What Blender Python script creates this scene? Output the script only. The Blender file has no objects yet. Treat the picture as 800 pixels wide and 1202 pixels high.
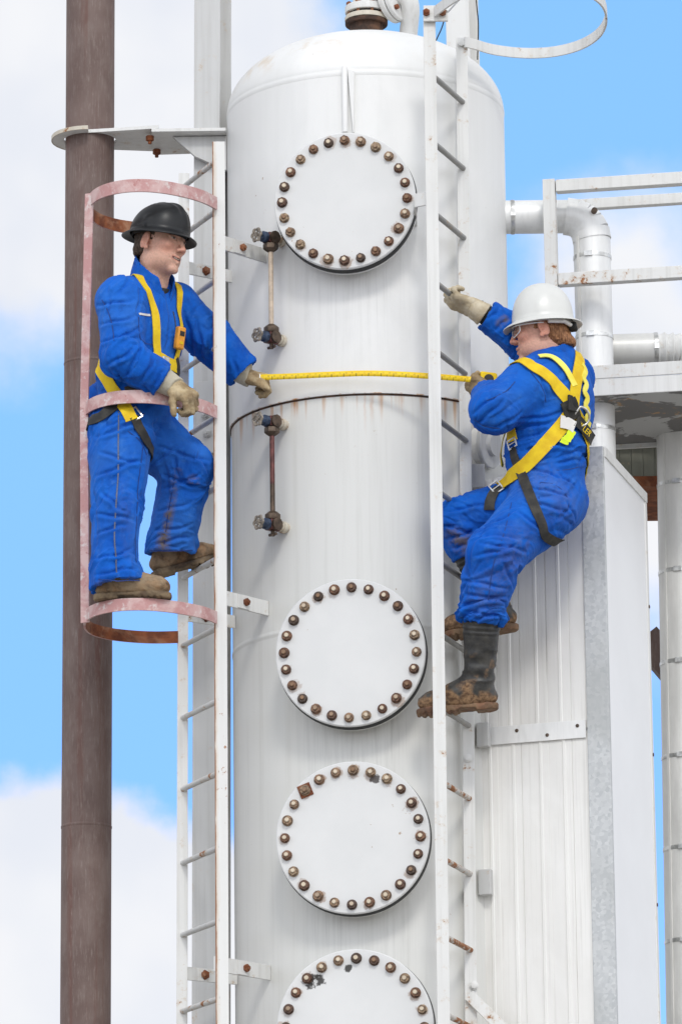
import bpy, bmesh, math, random
import numpy as np
from mathutils import Vector, Matrix
from mathutils.bvhtree import BVHTree

random.seed(7)
sc = bpy.context.scene
COL = sc.collection
R = math.radians

# ------------------------------------------------------------------ camera
S = 285.0                       # photo pixels per metre at the vessel's axis
M = 1.0 / S                     # one "u"
FPX, PITCH, ROLL = 6000.0, R(14.0), R(0.7)
ZC = 7.2
fw = Vector((0, math.cos(PITCH), math.sin(PITCH)))
r0 = Vector((1, 0, 0))
u0 = Vector((0, -math.sin(PITCH), math.cos(PITCH)))
rt = r0 * math.cos(ROLL) - u0 * math.sin(ROLL)
up = u0 * math.cos(ROLL) + r0 * math.sin(ROLL)
CAM = Vector((-33 * M, 0, ZC)) - fw * (FPX / S)


def ray(px, py):
    return (fw * FPX + rt * (px - 400.0) - up * (py - 601.0)).normalized()


def W(px, py, yu):
    """measured photo position + depth (in u) -> metres in the world"""
    d = ray(px, py)
    t = (yu * M - CAM.y) / d.y
    return CAM + d * t


def vdir(dx, dy, dyu):
    """direction given as picture right, picture DOWN, depth"""
    return Vector((dx, dyu, -dy)).normalized()


cd = bpy.data.cameras.new('camera')
cam = bpy.data.objects.new('camera', cd)
COL.objects.link(cam)
mw = Matrix((rt, up, -fw)).transposed().to_4x4()
mw.translation = CAM
cam.matrix_world = mw
cd.sensor_fit = 'VERTICAL'
cd.sensor_height = 36.0
cd.lens = 36.0 * FPX / 1202.0
cd.clip_start = 0.5
cd.clip_end = 6000
sc.camera = cam

# ------------------------------------------------------------------ node helper


class NT:
    def __init__(s, name):
        s.m = bpy.data.materials.new(name)
        s.m.use_nodes = True
        s.t = s.m.node_tree
        s.b = s.t.nodes['Principled BSDF']
        s.out = s.t.nodes['Material Output']

    def n(s, typ, **kw):
        nd = s.t.nodes.new(typ)
        for k, v in kw.items():
            if k.startswith('i_'):
                key = k[2:]
                key = int(key) if key.isdigit() else key.replace('_', ' ')
                nd.inputs[key].default_value = v
            else:
                setattr(nd, k, v)
        return nd

    def l(s, a, b):
        s.t.links.new(a, b)

    def val(s, x, sock):
        if hasattr(x, 'is_linked') or isinstance(x, bpy.types.NodeSocket):
            s.l(x, sock)
        else:
            sock.default_value = x

    def math(s, op, a, b=0.0, c=None, clamp=False):
        nd = s.n('ShaderNodeMath', operation=op, use_clamp=clamp)
        s.val(a, nd.inputs[0])
        s.val(b, nd.inputs[1])
        if c is not None:
            s.val(c, nd.inputs[2])
        return nd.outputs[0]

    def pos(s, scale=(1, 1, 1), obj=False):
        if obj:
            src = s.n('ShaderNodeTexCoord').outputs['Object']
        else:
            src = s.n('ShaderNodeNewGeometry').outputs['Position']
        mp = s.n('ShaderNodeMapping')
        mp.inputs['Scale'].default_value = scale
        s.l(src, mp.inputs['Vector'])
        return mp.outputs[0]

    def noise(s, vec, scale=5.0, detail=4.0, rough=0.55, dist=0.0):
        nd = s.n('ShaderNodeTexNoise')
        s.l(vec, nd.inputs['Vector'])
        nd.inputs['Scale'].default_value = scale
        nd.inputs['Detail'].default_value = detail
        nd.inputs['Roughness'].default_value = rough
        nd.inputs['Distortion'].default_value = dist
        return nd.outputs['Fac']

    def remap(s, x, a, b, c=0.0, d=1.0, smooth=True):
        nd = s.n('ShaderNodeMapRange')
        nd.interpolation_type = 'SMOOTHSTEP' if smooth else 'LINEAR'
        s.val(x, nd.inputs[0])
        for i, v in enumerate((a, b, c, d)):
            nd.inputs[i + 1].default_value = v
        return nd.outputs[0]

    def mix(s, fac, a, b):
        nd = s.n('ShaderNodeMix', data_type='RGBA')
        s.val(fac, nd.inputs[0])
        for v, sock in ((a, nd.inputs[6]), (b, nd.inputs[7])):
            if isinstance(v, (tuple, list)):
                sock.default_value = tuple(v)[:3] + (1,)
            else:
                s.l(v, sock)
        return nd.outputs[2]

    def bump(s, h, strength=0.3, dist=0.002):
        nd = s.n('ShaderNodeBump')
        nd.inputs['Strength'].default_value = strength
        nd.inputs['Distance'].default_value = dist
        s.l(h, nd.inputs['Height'])
        s.l(nd.outputs[0], s.b.inputs['Normal'])

    def set(s, color=None, rough=None, metal=None, spec=None):
        if color is not None:
            if isinstance(color, (tuple, list)):
                s.b.inputs['Base Color'].default_value = tuple(color)[:3] + (1,)
            else:
                s.l(color, s.b.inputs['Base Color'])
        for v, k in ((rough, 'Roughness'), (metal, 'Metallic'), (spec, 'Specular IOR Level')):
            if v is not None:
                s.val(v, s.b.inputs[k])
        return s.m


RUST = (0.20, 0.062, 0.022)
RUST_DK = (0.075, 0.028, 0.016)
RUST_LT = (0.36, 0.17, 0.07)


def mat_paint(name, col, rough=0.45, chip=0.64, grime=0.12, chip_scale=14.0, streak=0.5):
    t = NT(name)
    p = t.pos()
    st = t.noise(t.pos((38, 38, 1.3)), 1.0, 5, 0.6)
    cl = t.noise(p, 3.0, 4, 0.6)
    dark = tuple(c * 0.74 * f for c, f in zip(col, (1.0, 0.99, 0.96)))
    c = t.mix(t.remap(st, 0.42, 0.75, 0, streak), col, dark)
    c = t.mix(t.remap(cl, 0.45, 0.8, 0, grime * 3), c, tuple(x * 0.82 for x in col))
    ch = t.noise(p, chip_scale, 6, 0.7)
    big = t.noise(p, 2.3, 3, 0.5)
    m = t.remap(t.math('ADD', ch, t.math('MULTIPLY', big, 0.35)), chip + 0.15, chip + 0.22)
    rc = t.mix(t.noise(p, 40, 3), RUST, RUST_LT)
    halo = t.remap(t.math('ADD', ch, t.math('MULTIPLY', big, 0.35)), chip + 0.06, chip + 0.2, 0, 0.45)
    c = t.mix(halo, c, (0.50, 0.36, 0.22))
    c = t.mix(m, c, rc)
    t.bump(t.noise(p, 60, 4, 0.6), 0.12, 0.002)
    return t.set(c, t.mix(m, (rough,) * 3, (0.85,) * 3), 0.0, 0.4)


def mat_rust(name, a=RUST, b=RUST_DK, c3=RUST_LT, rough=0.85, scale=18):
    t = NT(name)
    p = t.pos()
    n1 = t.noise(p, scale, 6, 0.65)
    n2 = t.noise(p, scale * 0.3, 4, 0.6, 1.0)
    c = t.mix(t.remap(n1, 0.35, 0.65), a, b)
    c = t.mix(t.remap(n2, 0.52, 0.7, 0, 0.8), c, c3)
    t.bump(n1, 0.5, 0.003)
    return t.set(c, rough, 0.0, 0.3)


def mat_plain(name, col, rough=0.5, metal=0.0, var=0.15, scale=20.0, bump=0.1):
    t = NT(name)
    p = t.pos()
    n1 = t.noise(p, scale, 5, 0.6)
    c = t.mix(t.remap(n1, 0.3, 0.7), tuple(x * (1 - var) for x in col), tuple(min(1, x * (1 + var)) for x in col))
    t.bump(n1, bump, 0.002)
    return t.set(c, rough, metal)


def mat_clad(name, col=(0.62, 0.62, 0.60), rough=0.38, metal=0.75):
    t = NT(name)
    p = t.pos((1, 1, 0.25))
    n1 = t.noise(p, 9, 5, 0.6)
    n2 = t.noise(t.pos((60, 60, 2)), 1.0, 4)
    c = t.mix(t.remap(n1, 0.3, 0.72), tuple(x * 0.80 for x in col), col)
    c = t.mix(t.remap(n2, 0.5, 0.8, 0, 0.4), c, tuple(x * 0.75 for x in col))
    t.bump(t.noise(t.pos(), 7, 3, 0.5), 0.25, 0.006)
    return t.set(c, t.remap(n1, 0.3, 0.7, rough - 0.06, rough + 0.12), metal)


# ------------------------------------------------------------------ mesh helpers


def link(o, parent=None):
    COL.objects.link(o)
    if parent is not None:
        o.parent = parent
    return o


def origin_of(o):
    v = Vector((0, 0, 0))
    while o is not None:
        v = v + o.location
        o = o.parent
    return v


def tag(o, label=None, cat=None, group=None, kind=None):
    if label:
        o['label'] = label
    if cat:
        o['category'] = cat
    if group:
        o['group'] = group
    if kind or cat:
        o['kind'] = kind or 'thing'
    return o


def thing(name, label, cat, loc=(0, 0, 0), group=None):
    o = bpy.data.objects.new(name, None)
    o.empty_display_size = 0.1
    o.location = loc
    link(o)
    return tag(o, label, cat, group)


class MB:
    def __init__(s):
        s.v, s.f, s.mi = [], [], []

    def add(s, vs, fs, mi=0):
        n = len(s.v)
        s.v += [Vector(v) for v in vs]
        s.f += [[i + n for i in f] for f in fs]
        s.mi += [mi] * len(fs)
        return s

    def prism(s, poly, vec, mi=0):
        n = len(poly)
        vec = Vector(vec)
        vs = [Vector(p) for p in poly] + [Vector(p) + vec for p in poly]
        fs = [list(range(n))[::-1], list(range(n, 2 * n))]
        fs += [[i, (i + 1) % n, n + (i + 1) % n, n + i] for i in range(n)]
        return s.add(vs, fs, mi)

    def box(s, c, half, ax=None, mi=0):
        c = Vector(c)
        ax = ax or (Vector((1, 0, 0)), Vector((0, 1, 0)), Vector((0, 0, 1)))
        a, b, d = (Vector(x).normalized() * h for x, h in zip(ax, half))
        vs = [c - a - b - d, c + a - b - d, c + a + b - d, c - a + b - d,
              c - a - b + d, c + a - b + d, c + a + b + d, c - a + b + d]
        return s.add(vs, [[0, 3, 2, 1], [4, 5, 6, 7], [0, 1, 5, 4], [1, 2, 6, 5], [2, 3, 7, 6], [3, 0, 4, 7]], mi)

    def bar(s, a, b, w, d, side, mi=0):
        """square bar a->b; w = size along `side`, d = the other way"""
        a, b = Vector(a), Vector(b)
        ax = (b - a).normalized()
        sd = Vector(side)
        sd = (sd - ax * sd.dot(ax)).normalized()
        ot = ax.cross(sd)
        return s.box((a + b) / 2, (w / 2, d / 2, (b - a).length / 2), (sd, ot, ax), mi)

    def tube(s, pts, r, seg=14, caps=True, mi=0):
        pts = [Vector(p) for p in pts]
        n = len(pts)
        rs = r if isinstance(r, (list, tuple)) else [r] * n
        rings = []
        tprev = None
        nrm = None
        for i in range(n):
            t = (pts[min(i + 1, n - 1)] - pts[max(i - 1, 0)]).normalized()
            if nrm is None:
                nrm = t.orthogonal().normalized()
            else:
                q = tprev.rotation_difference(t)
                nrm = q @ nrm
                nrm = (nrm - t * nrm.dot(t)).normalized()
            bn = t.cross(nrm)
            rings.append([pts[i] + (nrm * math.cos(2 * math.pi * k / seg) + bn * math.sin(2 * math.pi * k / seg)) * rs[i] for k in range(seg)])
            tprev = t
        vs = [v for rg in rings for v in rg]
        fs = []
        for i in range(n - 1):
            for k in range(seg):
                k2 = (k + 1) % seg
                fs.append([i * seg + k, i * seg + k2, (i + 1) * seg + k2, (i + 1) * seg + k])
        if caps:
            fs.append(list(range(seg))[::-1])
            fs.append(list(range((n - 1) * seg, n * seg)))
        return s.add(vs, fs, mi)

    def lathe(s, base, axis, prof, seg=48, mi=0, caps=True, arc=None):
        base = Vector(base)
        ax = Vector(axis).normalized()
        if abs(ax.z) > 0.9:
            e1 = Vector((1, 0, 0))
        else:
            e1 = Vector((0, 0, 1))
        e1 = (e1 - ax * e1.dot(ax)).normalized()
        e2 = ax.cross(e1)
        vs, fs = [], []
        for (r, h) in prof:
            for k in range(seg):
                a = 2 * math.pi * k / seg
                vs.append(base + ax * h + (e1 * math.cos(a) + e2 * math.sin(a)) * r)
        for i in range(len(prof) - 1):
            for k in range(seg):
                k2 = (k + 1) % seg
                fs.append([i * seg + k, i * seg + k2, (i + 1) * seg + k2, (i + 1) * seg + k])
        if caps:
            fs.append(list(range(seg))[::-1])
            n = len(prof)
            fs.append(list(range((n - 1) * seg, n * seg)))
        return s.add(vs, fs, mi)

    def band(s, pts, h, t, mi_out=0, mi_in=0):
        """flat strip standing on edge along a horizontal path; outer face and inner face"""
        pts = [Vector(p) for p in pts]
        n = len(pts)
        vs = []
        for i in range(n):
            tg = (pts[min(i + 1, n - 1)] - pts[max(i - 1, 0)])
            tg.z = 0
            tg.normalize()
            nr = Vector((tg.y, -tg.x, 0))
            for (a, b) in ((0.5, -0.5), (0.5, 0.5), (-0.5, 0.5), (-0.5, -0.5)):
                vs.append(pts[i] + nr * (a * t) + Vector((0, 0, b * h)))
        m0 = len(s.f)
        fs, mi = [], []
        for i in range(n - 1):
            for k in range(4):
                k2 = (k + 1) % 4
                fs.append([i * 4 + k, i * 4 + k2, (i + 1) * 4 + k2, (i + 1) * 4 + k])
                mi.append((mi_out, mi_out, mi_in, mi_in)[k])
        fs += [[3, 2, 1, 0], [4 * n - 4, 4 * n - 3, 4 * n - 2, 4 * n - 1]]
        mi += [mi_out, mi_out]
        s.add(vs, fs)
        s.mi[m0:] = mi
        return s

    def build(s, name, mat, parent=None, smooth=35, bevel=0.0, org=None, seg=2):
        me = bpy.data.meshes.new(name)
        o = bpy.data.objects.new(name, me)
        base = origin_of(parent)
        if parent is None:
            org = org if org is not None else s.v[0]
            o.location = org
            base = Vector(org)
        me.from_pydata([tuple(v - base) for v in s.v], [], s.f)
        mats = mat if isinstance(mat, (list, tuple)) else [mat]
        for m in mats:
            me.materials.append(m)
        me.polygons.foreach_set('material_index', s.mi)
        bm = bmesh.new()
        bm.from_mesh(me)
        bmesh.ops.recalc_face_normals(bm, faces=bm.faces)
        bm.to_mesh(me)
        bm.free()
        if smooth:
            me.shade_smooth()
            me.set_sharp_from_angle(angle=R(smooth))
        me.update()
        if bevel:
            b = o.modifiers.new('bevel', 'BEVEL')
            b.width = bevel
            b.segments = seg
            b.limit_method = 'ANGLE'
            b.angle_limit = R(50)
            b.harden_normals = False
        return link(o, parent)


def catmull(pts, n=6, closed=False):
    pts = [Vector(p) for p in pts]
    out = []
    m = len(pts)
    for i in range(m - 1):
        p0 = pts[max(i - 1, 0)]
        p1, p2 = pts[i], pts[i + 1]
        p3 = pts[min(i + 2, m - 1)]
        for k in range(n):
            t = k / n
            out.append(0.5 * ((2 * p1) + (p2 - p0) * t + (2 * p0 - 5 * p1 + 4 * p2 - p3) * t * t + (3 * p1 - p0 - 3 * p2 + p3) * t ** 3))
    out.append(pts[-1])
    return out
# ------------------------------------------------------------------ world: sky, clouds, sun
SUN_EL, SUN_AZ = R(40), R(174)          # azimuth from +Y clockwise: behind the camera, a little to its right
world = bpy.data.worlds.new('World')
sc.world = world
world.use_nodes = True
wt = world.node_tree
bg = wt.nodes['Background']


def wn(typ, **kw):
    nd = wt.nodes.new(typ)
    for k, v in kw.items():
        setattr(nd, k, v)
    return nd


def wm(op, a, b=0.0, clamp=False):
    nd = wn('ShaderNodeMath', operation=op, use_clamp=clamp)
    for i, v in enumerate((a, b)):
        if isinstance(v, bpy.types.NodeSocket):
            wt.links.new(v, nd.inputs[i])
        else:
            nd.inputs[i].default_value = v
    return nd.outputs[0]


def wmap(x, a, b, c=0.0, d=1.0):
    nd = wn('ShaderNodeMapRange', interpolation_type='SMOOTHSTEP')
    wt.links.new(x, nd.inputs[0])
    for i, v in enumerate((a, b, c, d)):
        nd.inputs[i + 1].default_value = v
    return nd.outputs[0]


def wmix(fac, a, b, blend='MIX'):
    nd = wn('ShaderNodeMix', data_type='RGBA', blend_type=blend)
    if isinstance(fac, bpy.types.NodeSocket):
        wt.links.new(fac, nd.inputs[0])
    else:
        nd.inputs[0].default_value = fac
    for v, sk in ((a, nd.inputs[6]), (b, nd.inputs[7])):
        if isinstance(v, tuple):
            sk.default_value = v + (1,)
        else:
            wt.links.new(v, sk)
    return nd.outputs[2]


sky = wn('ShaderNodeTexSky', sky_type='NISHITA')
sky.sun_disc = False
sky.sun_elevation = SUN_EL
sky.sun_rotation = SUN_AZ
geo = wn('ShaderNodeTexCoord').outputs['Generated']
nz = wn('ShaderNodeTexNoise')
wt.links.new(geo, nz.inputs['Vector'])
nz.inputs['Scale'].default_value = 38.0
nz.inputs['Detail'].default_value = 6.0
nz.inputs['Roughness'].default_value = 0.5
puff = wm('MULTIPLY', wm('SUBTRACT', nz.outputs['Fac'], 0.5), 0.035)
CLOUDS = [((80, 95), 318, 60), ((-60, 1500), 578, 30), ((745, 345), 118, 70), ((770, 640), 95, 85)]
mask = None
for (c, rad, soft) in CLOUDS:
    d = ray(*c)
    ds = wn('ShaderNodeVectorMath', operation='DISTANCE')
    wt.links.new(geo, ds.inputs[0])
    ds.inputs[1].default_value = d
    q = wm('ADD', ds.outputs['Value'], puff)
    mk = wmap(q, (rad + soft) / FPX, (rad - soft) / FPX)
    mask = mk if mask is None else wm('MAXIMUM', mask, mk)
# away from this gap the sky is a broken white overcast
dv = wn('ShaderNodeVectorMath', operation='DISTANCE')
wt.links.new(geo, dv.inputs[0])
dv.inputs[1].default_value = ray(480, 640)
n2 = wn('ShaderNodeTexNoise')
wt.links.new(geo, n2.inputs['Vector'])
n2.inputs['Scale'].default_value = 3.2
n2.inputs['Detail'].default_value = 6.0
far = wmap(wm('ADD', dv.outputs['Value'], wm('MULTIPLY', puff, 2.0)), 0.16, 0.30)
gaps = wmap(n2.outputs['Fac'], 0.30, 0.44)
mask = wm('MAXIMUM', mask, wm('MULTIPLY', far, gaps))
SKYK = 0.12
tint0 = wmix(1.0, sky.outputs[0], (1.04 * SKYK, 1.38 * SKYK, 1.60 * SKYK), 'MULTIPLY')
sepz = wn('ShaderNodeSeparateXYZ')
wt.links.new(geo, sepz.inputs[0])
cg = wn('ShaderNodeCombineColor')
wt.links.new(wmap(sepz.outputs[2], 0.14, 0.40, 0.56, 1.02), cg.inputs[0])
wt.links.new(wmap(sepz.outputs[2], 0.14, 0.40, 0.62, 1.07), cg.inputs[1])
cg.inputs[2].default_value = 1.0
tint = wmix(1.0, tint0, cg.outputs[0], 'MULTIPLY')
n3 = wn('ShaderNodeTexNoise')
wt.links.new(geo, n3.inputs['Vector'])
n3.inputs['Scale'].default_value = 26.0
n3.inputs['Detail'].default_value = 3.0
cloudc = wmix(wmap(n3.outputs['Fac'], 0.35, 0.7), (0.76, 0.79, 0.86), (0.86, 0.87, 0.90))
# overcast is brighter towards the hidden sun
sdir = Vector((math.sin(SUN_AZ) * math.cos(SUN_EL), math.cos(SUN_AZ) * math.cos(SUN_EL), math.sin(SUN_EL)))
dt = wn('ShaderNodeVectorMath', operation='DOT_PRODUCT')
wt.links.new(geo, dt.inputs[0])
dt.inputs[1].default_value = sdir
glow = wmap(dt.outputs['Value'], -0.42, 0.85, 0.90, 1.75)
zsp = wn('ShaderNodeSeparateXYZ')
wt.links.new(geo, zsp.inputs[0])
glow = wm('MULTIPLY', glow, wmap(zsp.outputs[2], 0.45, 0.92, 1.0, 0.45))      # cloud light dimmed overhead so the dome stays below white
gl3 = wn('ShaderNodeCombineColor')
for k_ in range(3):
    wt.links.new(glow, gl3.inputs[k_])
cloudc = wmix(1.0, cloudc, gl3.outputs[0], 'MULTIPLY')
wt.links.new(wmix(mask, tint, cloudc), bg.inputs['Color'])
bg.inputs['Strength'].default_value = 1.0

sd = bpy.data.lights.new('sun', 'SUN')
sd.energy = 0.9
sd.angle = R(10)
sd.color = (1.0, 0.965, 0.91)
sun = bpy.data.objects.new('sun', sd)
COL.objects.link(sun)
sv = Vector((math.sin(SUN_AZ) * math.cos(SUN_EL), math.cos(SUN_AZ) * math.cos(SUN_EL), math.sin(SUN_EL)))
sun.rotation_euler = sv.to_track_quat('Z', 'Y').to_euler()
sun.location = (0, 0, 30)

sc.view_settings.view_transform = 'Standard'
sc.view_settings.look = 'None'
sc.view_settings.gamma = 1.0
sc.view_settings.exposure = 0.25
sc.cycles.max_bounces = 8
sc.cycles.diffuse_bounces = 4
sc.cycles.use_denoising = True

# ------------------------------------------------------------------ materials of the plant
def mat_pink():
    t = NT('faded_red_primer')
    p = t.pos()
    n = t.noise(p, 11, 5, 0.65, 0.6)
    n2_ = t.noise(p, 30, 5, 0.7)
    c = t.mix(t.remap(n, 0.40, 0.62), (0.50, 0.27, 0.26), (0.62, 0.44, 0.42))
    c = t.mix(t.remap(n2_, 0.54, 0.66, 0, 0.8), c, (0.67, 0.61, 0.59))
    c = t.mix(t.remap(n2_, 0.40, 0.30, 0, 0.7), c, (0.40, 0.15, 0.14))
    t.bump(n2_, 0.2, 0.002)
    return t.set(c, 0.6, 0.0, 0.3)


WHITE = (0.735, 0.732, 0.712)
m_steel = mat_paint('painted_steel_white', WHITE, 0.5, 0.70, 0.14)
m_rail = mat_paint('painted_rail_white', (0.715, 0.712, 0.69), 0.5, 0.675, 0.10, 20)
m_grey = mat_paint('painted_steel_grey', (0.56, 0.56, 0.55), 0.5, 0.71, 0.14)
m_pink = mat_pink()
m_rust = mat_rust('rust_bright', (0.26, 0.085, 0.035), (0.13, 0.042, 0.022), (0.40, 0.22, 0.13))
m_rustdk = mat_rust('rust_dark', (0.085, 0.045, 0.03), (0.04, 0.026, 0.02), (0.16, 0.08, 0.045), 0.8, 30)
m_rung = mat_paint('rung_paint', (0.56, 0.56, 0.545), 0.5, 0.645, 0.3, 24)
m_rung_worn = mat_paint('worn_rung_paint', (0.50, 0.49, 0.47), 0.55, 0.50, 0.3, 26)
m_rung_grey = mat_paint('grey_rung_paint', (0.30, 0.295, 0.28), 0.55, 0.66, 0.3, 26)
m_clad = mat_clad('aluminium_cladding', (0.86, 0.86, 0.845), 0.40, 0.2)
m_clad2 = mat_clad('aluminium_cladding_dull', (0.84, 0.83, 0.795), 0.40, 0.12)
m_band = mat_plain('steel_strap', (0.62, 0.62, 0.60), 0.35, 0.8, 0.3, 30)
m_dark = mat_plain('black_rubber_gasket', (0.018, 0.018, 0.018), 0.7, 0, 0.3)
m_brass = mat_plain('red_brown_valve', (0.13, 0.045, 0.04), 0.5, 0.3, 0.45, 40, 0.3)
m_bronze = mat_plain('bronze_nut', (0.10, 0.07, 0.05), 0.5, 0.5, 0.4, 40, 0.3)
m_blue = mat_plain('blue_bonnet', (0.035, 0.055, 0.10), 0.5, 0.1, 0.4, 40)
m_wheel = mat_plain('dull_wheel_metal', (0.26, 0.225, 0.185), 0.5, 0.2, 0.4, 60)
m_stub = mat_paint('stub_paint', (0.58, 0.53, 0.44), 0.5, 0.60, 0.3, 24)
m_glass = mat_plain('cream_tube', (0.58, 0.47, 0.36), 0.35, 0.0, 0.15, 40)
m_greenpanel = mat_paint('dim_green_panel', (0.20, 0.20, 0.16), 0.6, 0.7, 0.2)


def mat_pole():
    t = NT('weathered_brown_pipe')
    p = t.pos()
    st = t.noise(t.pos((150, 150, 17)), 1.0, 6, 0.7)
    st2 = t.noise(t.pos((30, 30, 1.0)), 1.0, 4, 0.6)
    n = t.noise(p, 5, 5, 0.6)
    c = t.mix(t.remap(n, 0.35, 0.68), (0.130, 0.086, 0.074), (0.170, 0.120, 0.105))
    c = t.mix(t.remap(st2, 0.5, 0.68, 0, 0.75), c, (0.135, 0.066, 0.052))
    mot = t.noise(t.pos((16, 16, 5)), 1.0, 6, 0.7, 0.6)
    c = t.mix(t.remap(mot, 0.46, 0.66, 0, 0.28), c, (0.23, 0.185, 0.165))
    c = t.mix(t.remap(st, 0.50, 0.74, 0, 0.5), c, (0.30, 0.25, 0.225))
    t.bump(t.noise(p, 45, 5, 0.6), 0.25, 0.002)
    return t.set(c, 0.62, 0.0, 0.35)


def mat_bolt():
    t = NT('rusty_nut')
    oi = t.n('ShaderNodeObjectInfo').outputs['Random']
    p = t.pos()
    n = t.noise(p, 70, 4, 0.6)
    a = t.mix(t.remap(oi, 0.0, 0.45, smooth=False), (0.09, 0.065, 0.05), (0.22, 0.10, 0.055))
    a = t.mix(t.remap(oi, 0.45, 1.0, smooth=False), a, (0.42, 0.31, 0.20))
    c = t.mix(t.remap(n, 0.35, 0.65, 0, 0.8), a, (0.05, 0.028, 0.02))
    t.bump(n, 0.4, 0.001)
    return t.set(c, 0.6, 0.25)


def mat_stud():
    t = NT('stud_end')
    oi = t.n('ShaderNodeObjectInfo').outputs['Random']
    c = t.mix(t.remap(t.math('FRACT', t.math('MULTIPLY', oi, 7.31)), 0.1, 0.5), (0.22, 0.13, 0.075), (0.58, 0.49, 0.37))
    return t.set(c, 0.4, 0.4)


m_pole, m_bolt, m_stud = mat_pole(), mat_bolt(), mat_stud()

# ------------------------------------------------------------------ the ground
tg = NT('gravel_yard')
pp = tg.pos()
g1 = tg.noise(pp, 9, 8, 0.7)
gc = tg.mix(tg.remap(g1, 0.35, 0.65), (0.24, 0.225, 0.20), (0.42, 0.40, 0.37))
gc = tg.mix(tg.remap(tg.noise(pp, 0.25, 4), 0.45, 0.65, 0, 0.6), gc, (0.30, 0.27, 0.22))
tg.bump(g1, 0.8, 0.03)
m_ground = tg.set(gc, 0.95)
g = MB().add([(-3000, -3000, 0), (3000, -3000, 0), (3000, 3000, 0), (-3000, 3000, 0)], [[0, 1, 2, 3]]).build('ground', m_ground, None, 0, org=Vector((0, 0, 0)))
tag(g, 'pale gravel yard round the foot of the vessel', 'ground', kind='structure')

# ------------------------------------------------------------------ the vessel
Z_SEAM = W(433, 462, -163.5).z
Z_HEAD = W(428, 84, -163.5).z
Z_WELD = W(436, 733, -162).z
MANHOLES = [(405.5, 235.5, 82), (411.5, 766, 85), (414.5, 983, 86.3), (417.5, 1206, 87.3)]
MN = Vector((-math.sin(R(7)), -math.cos(R(7)), 0))


def mh_center(px, py):
    return MN * (200 * M) + Vector((0, 0, W(px, py, -198).z))


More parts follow.
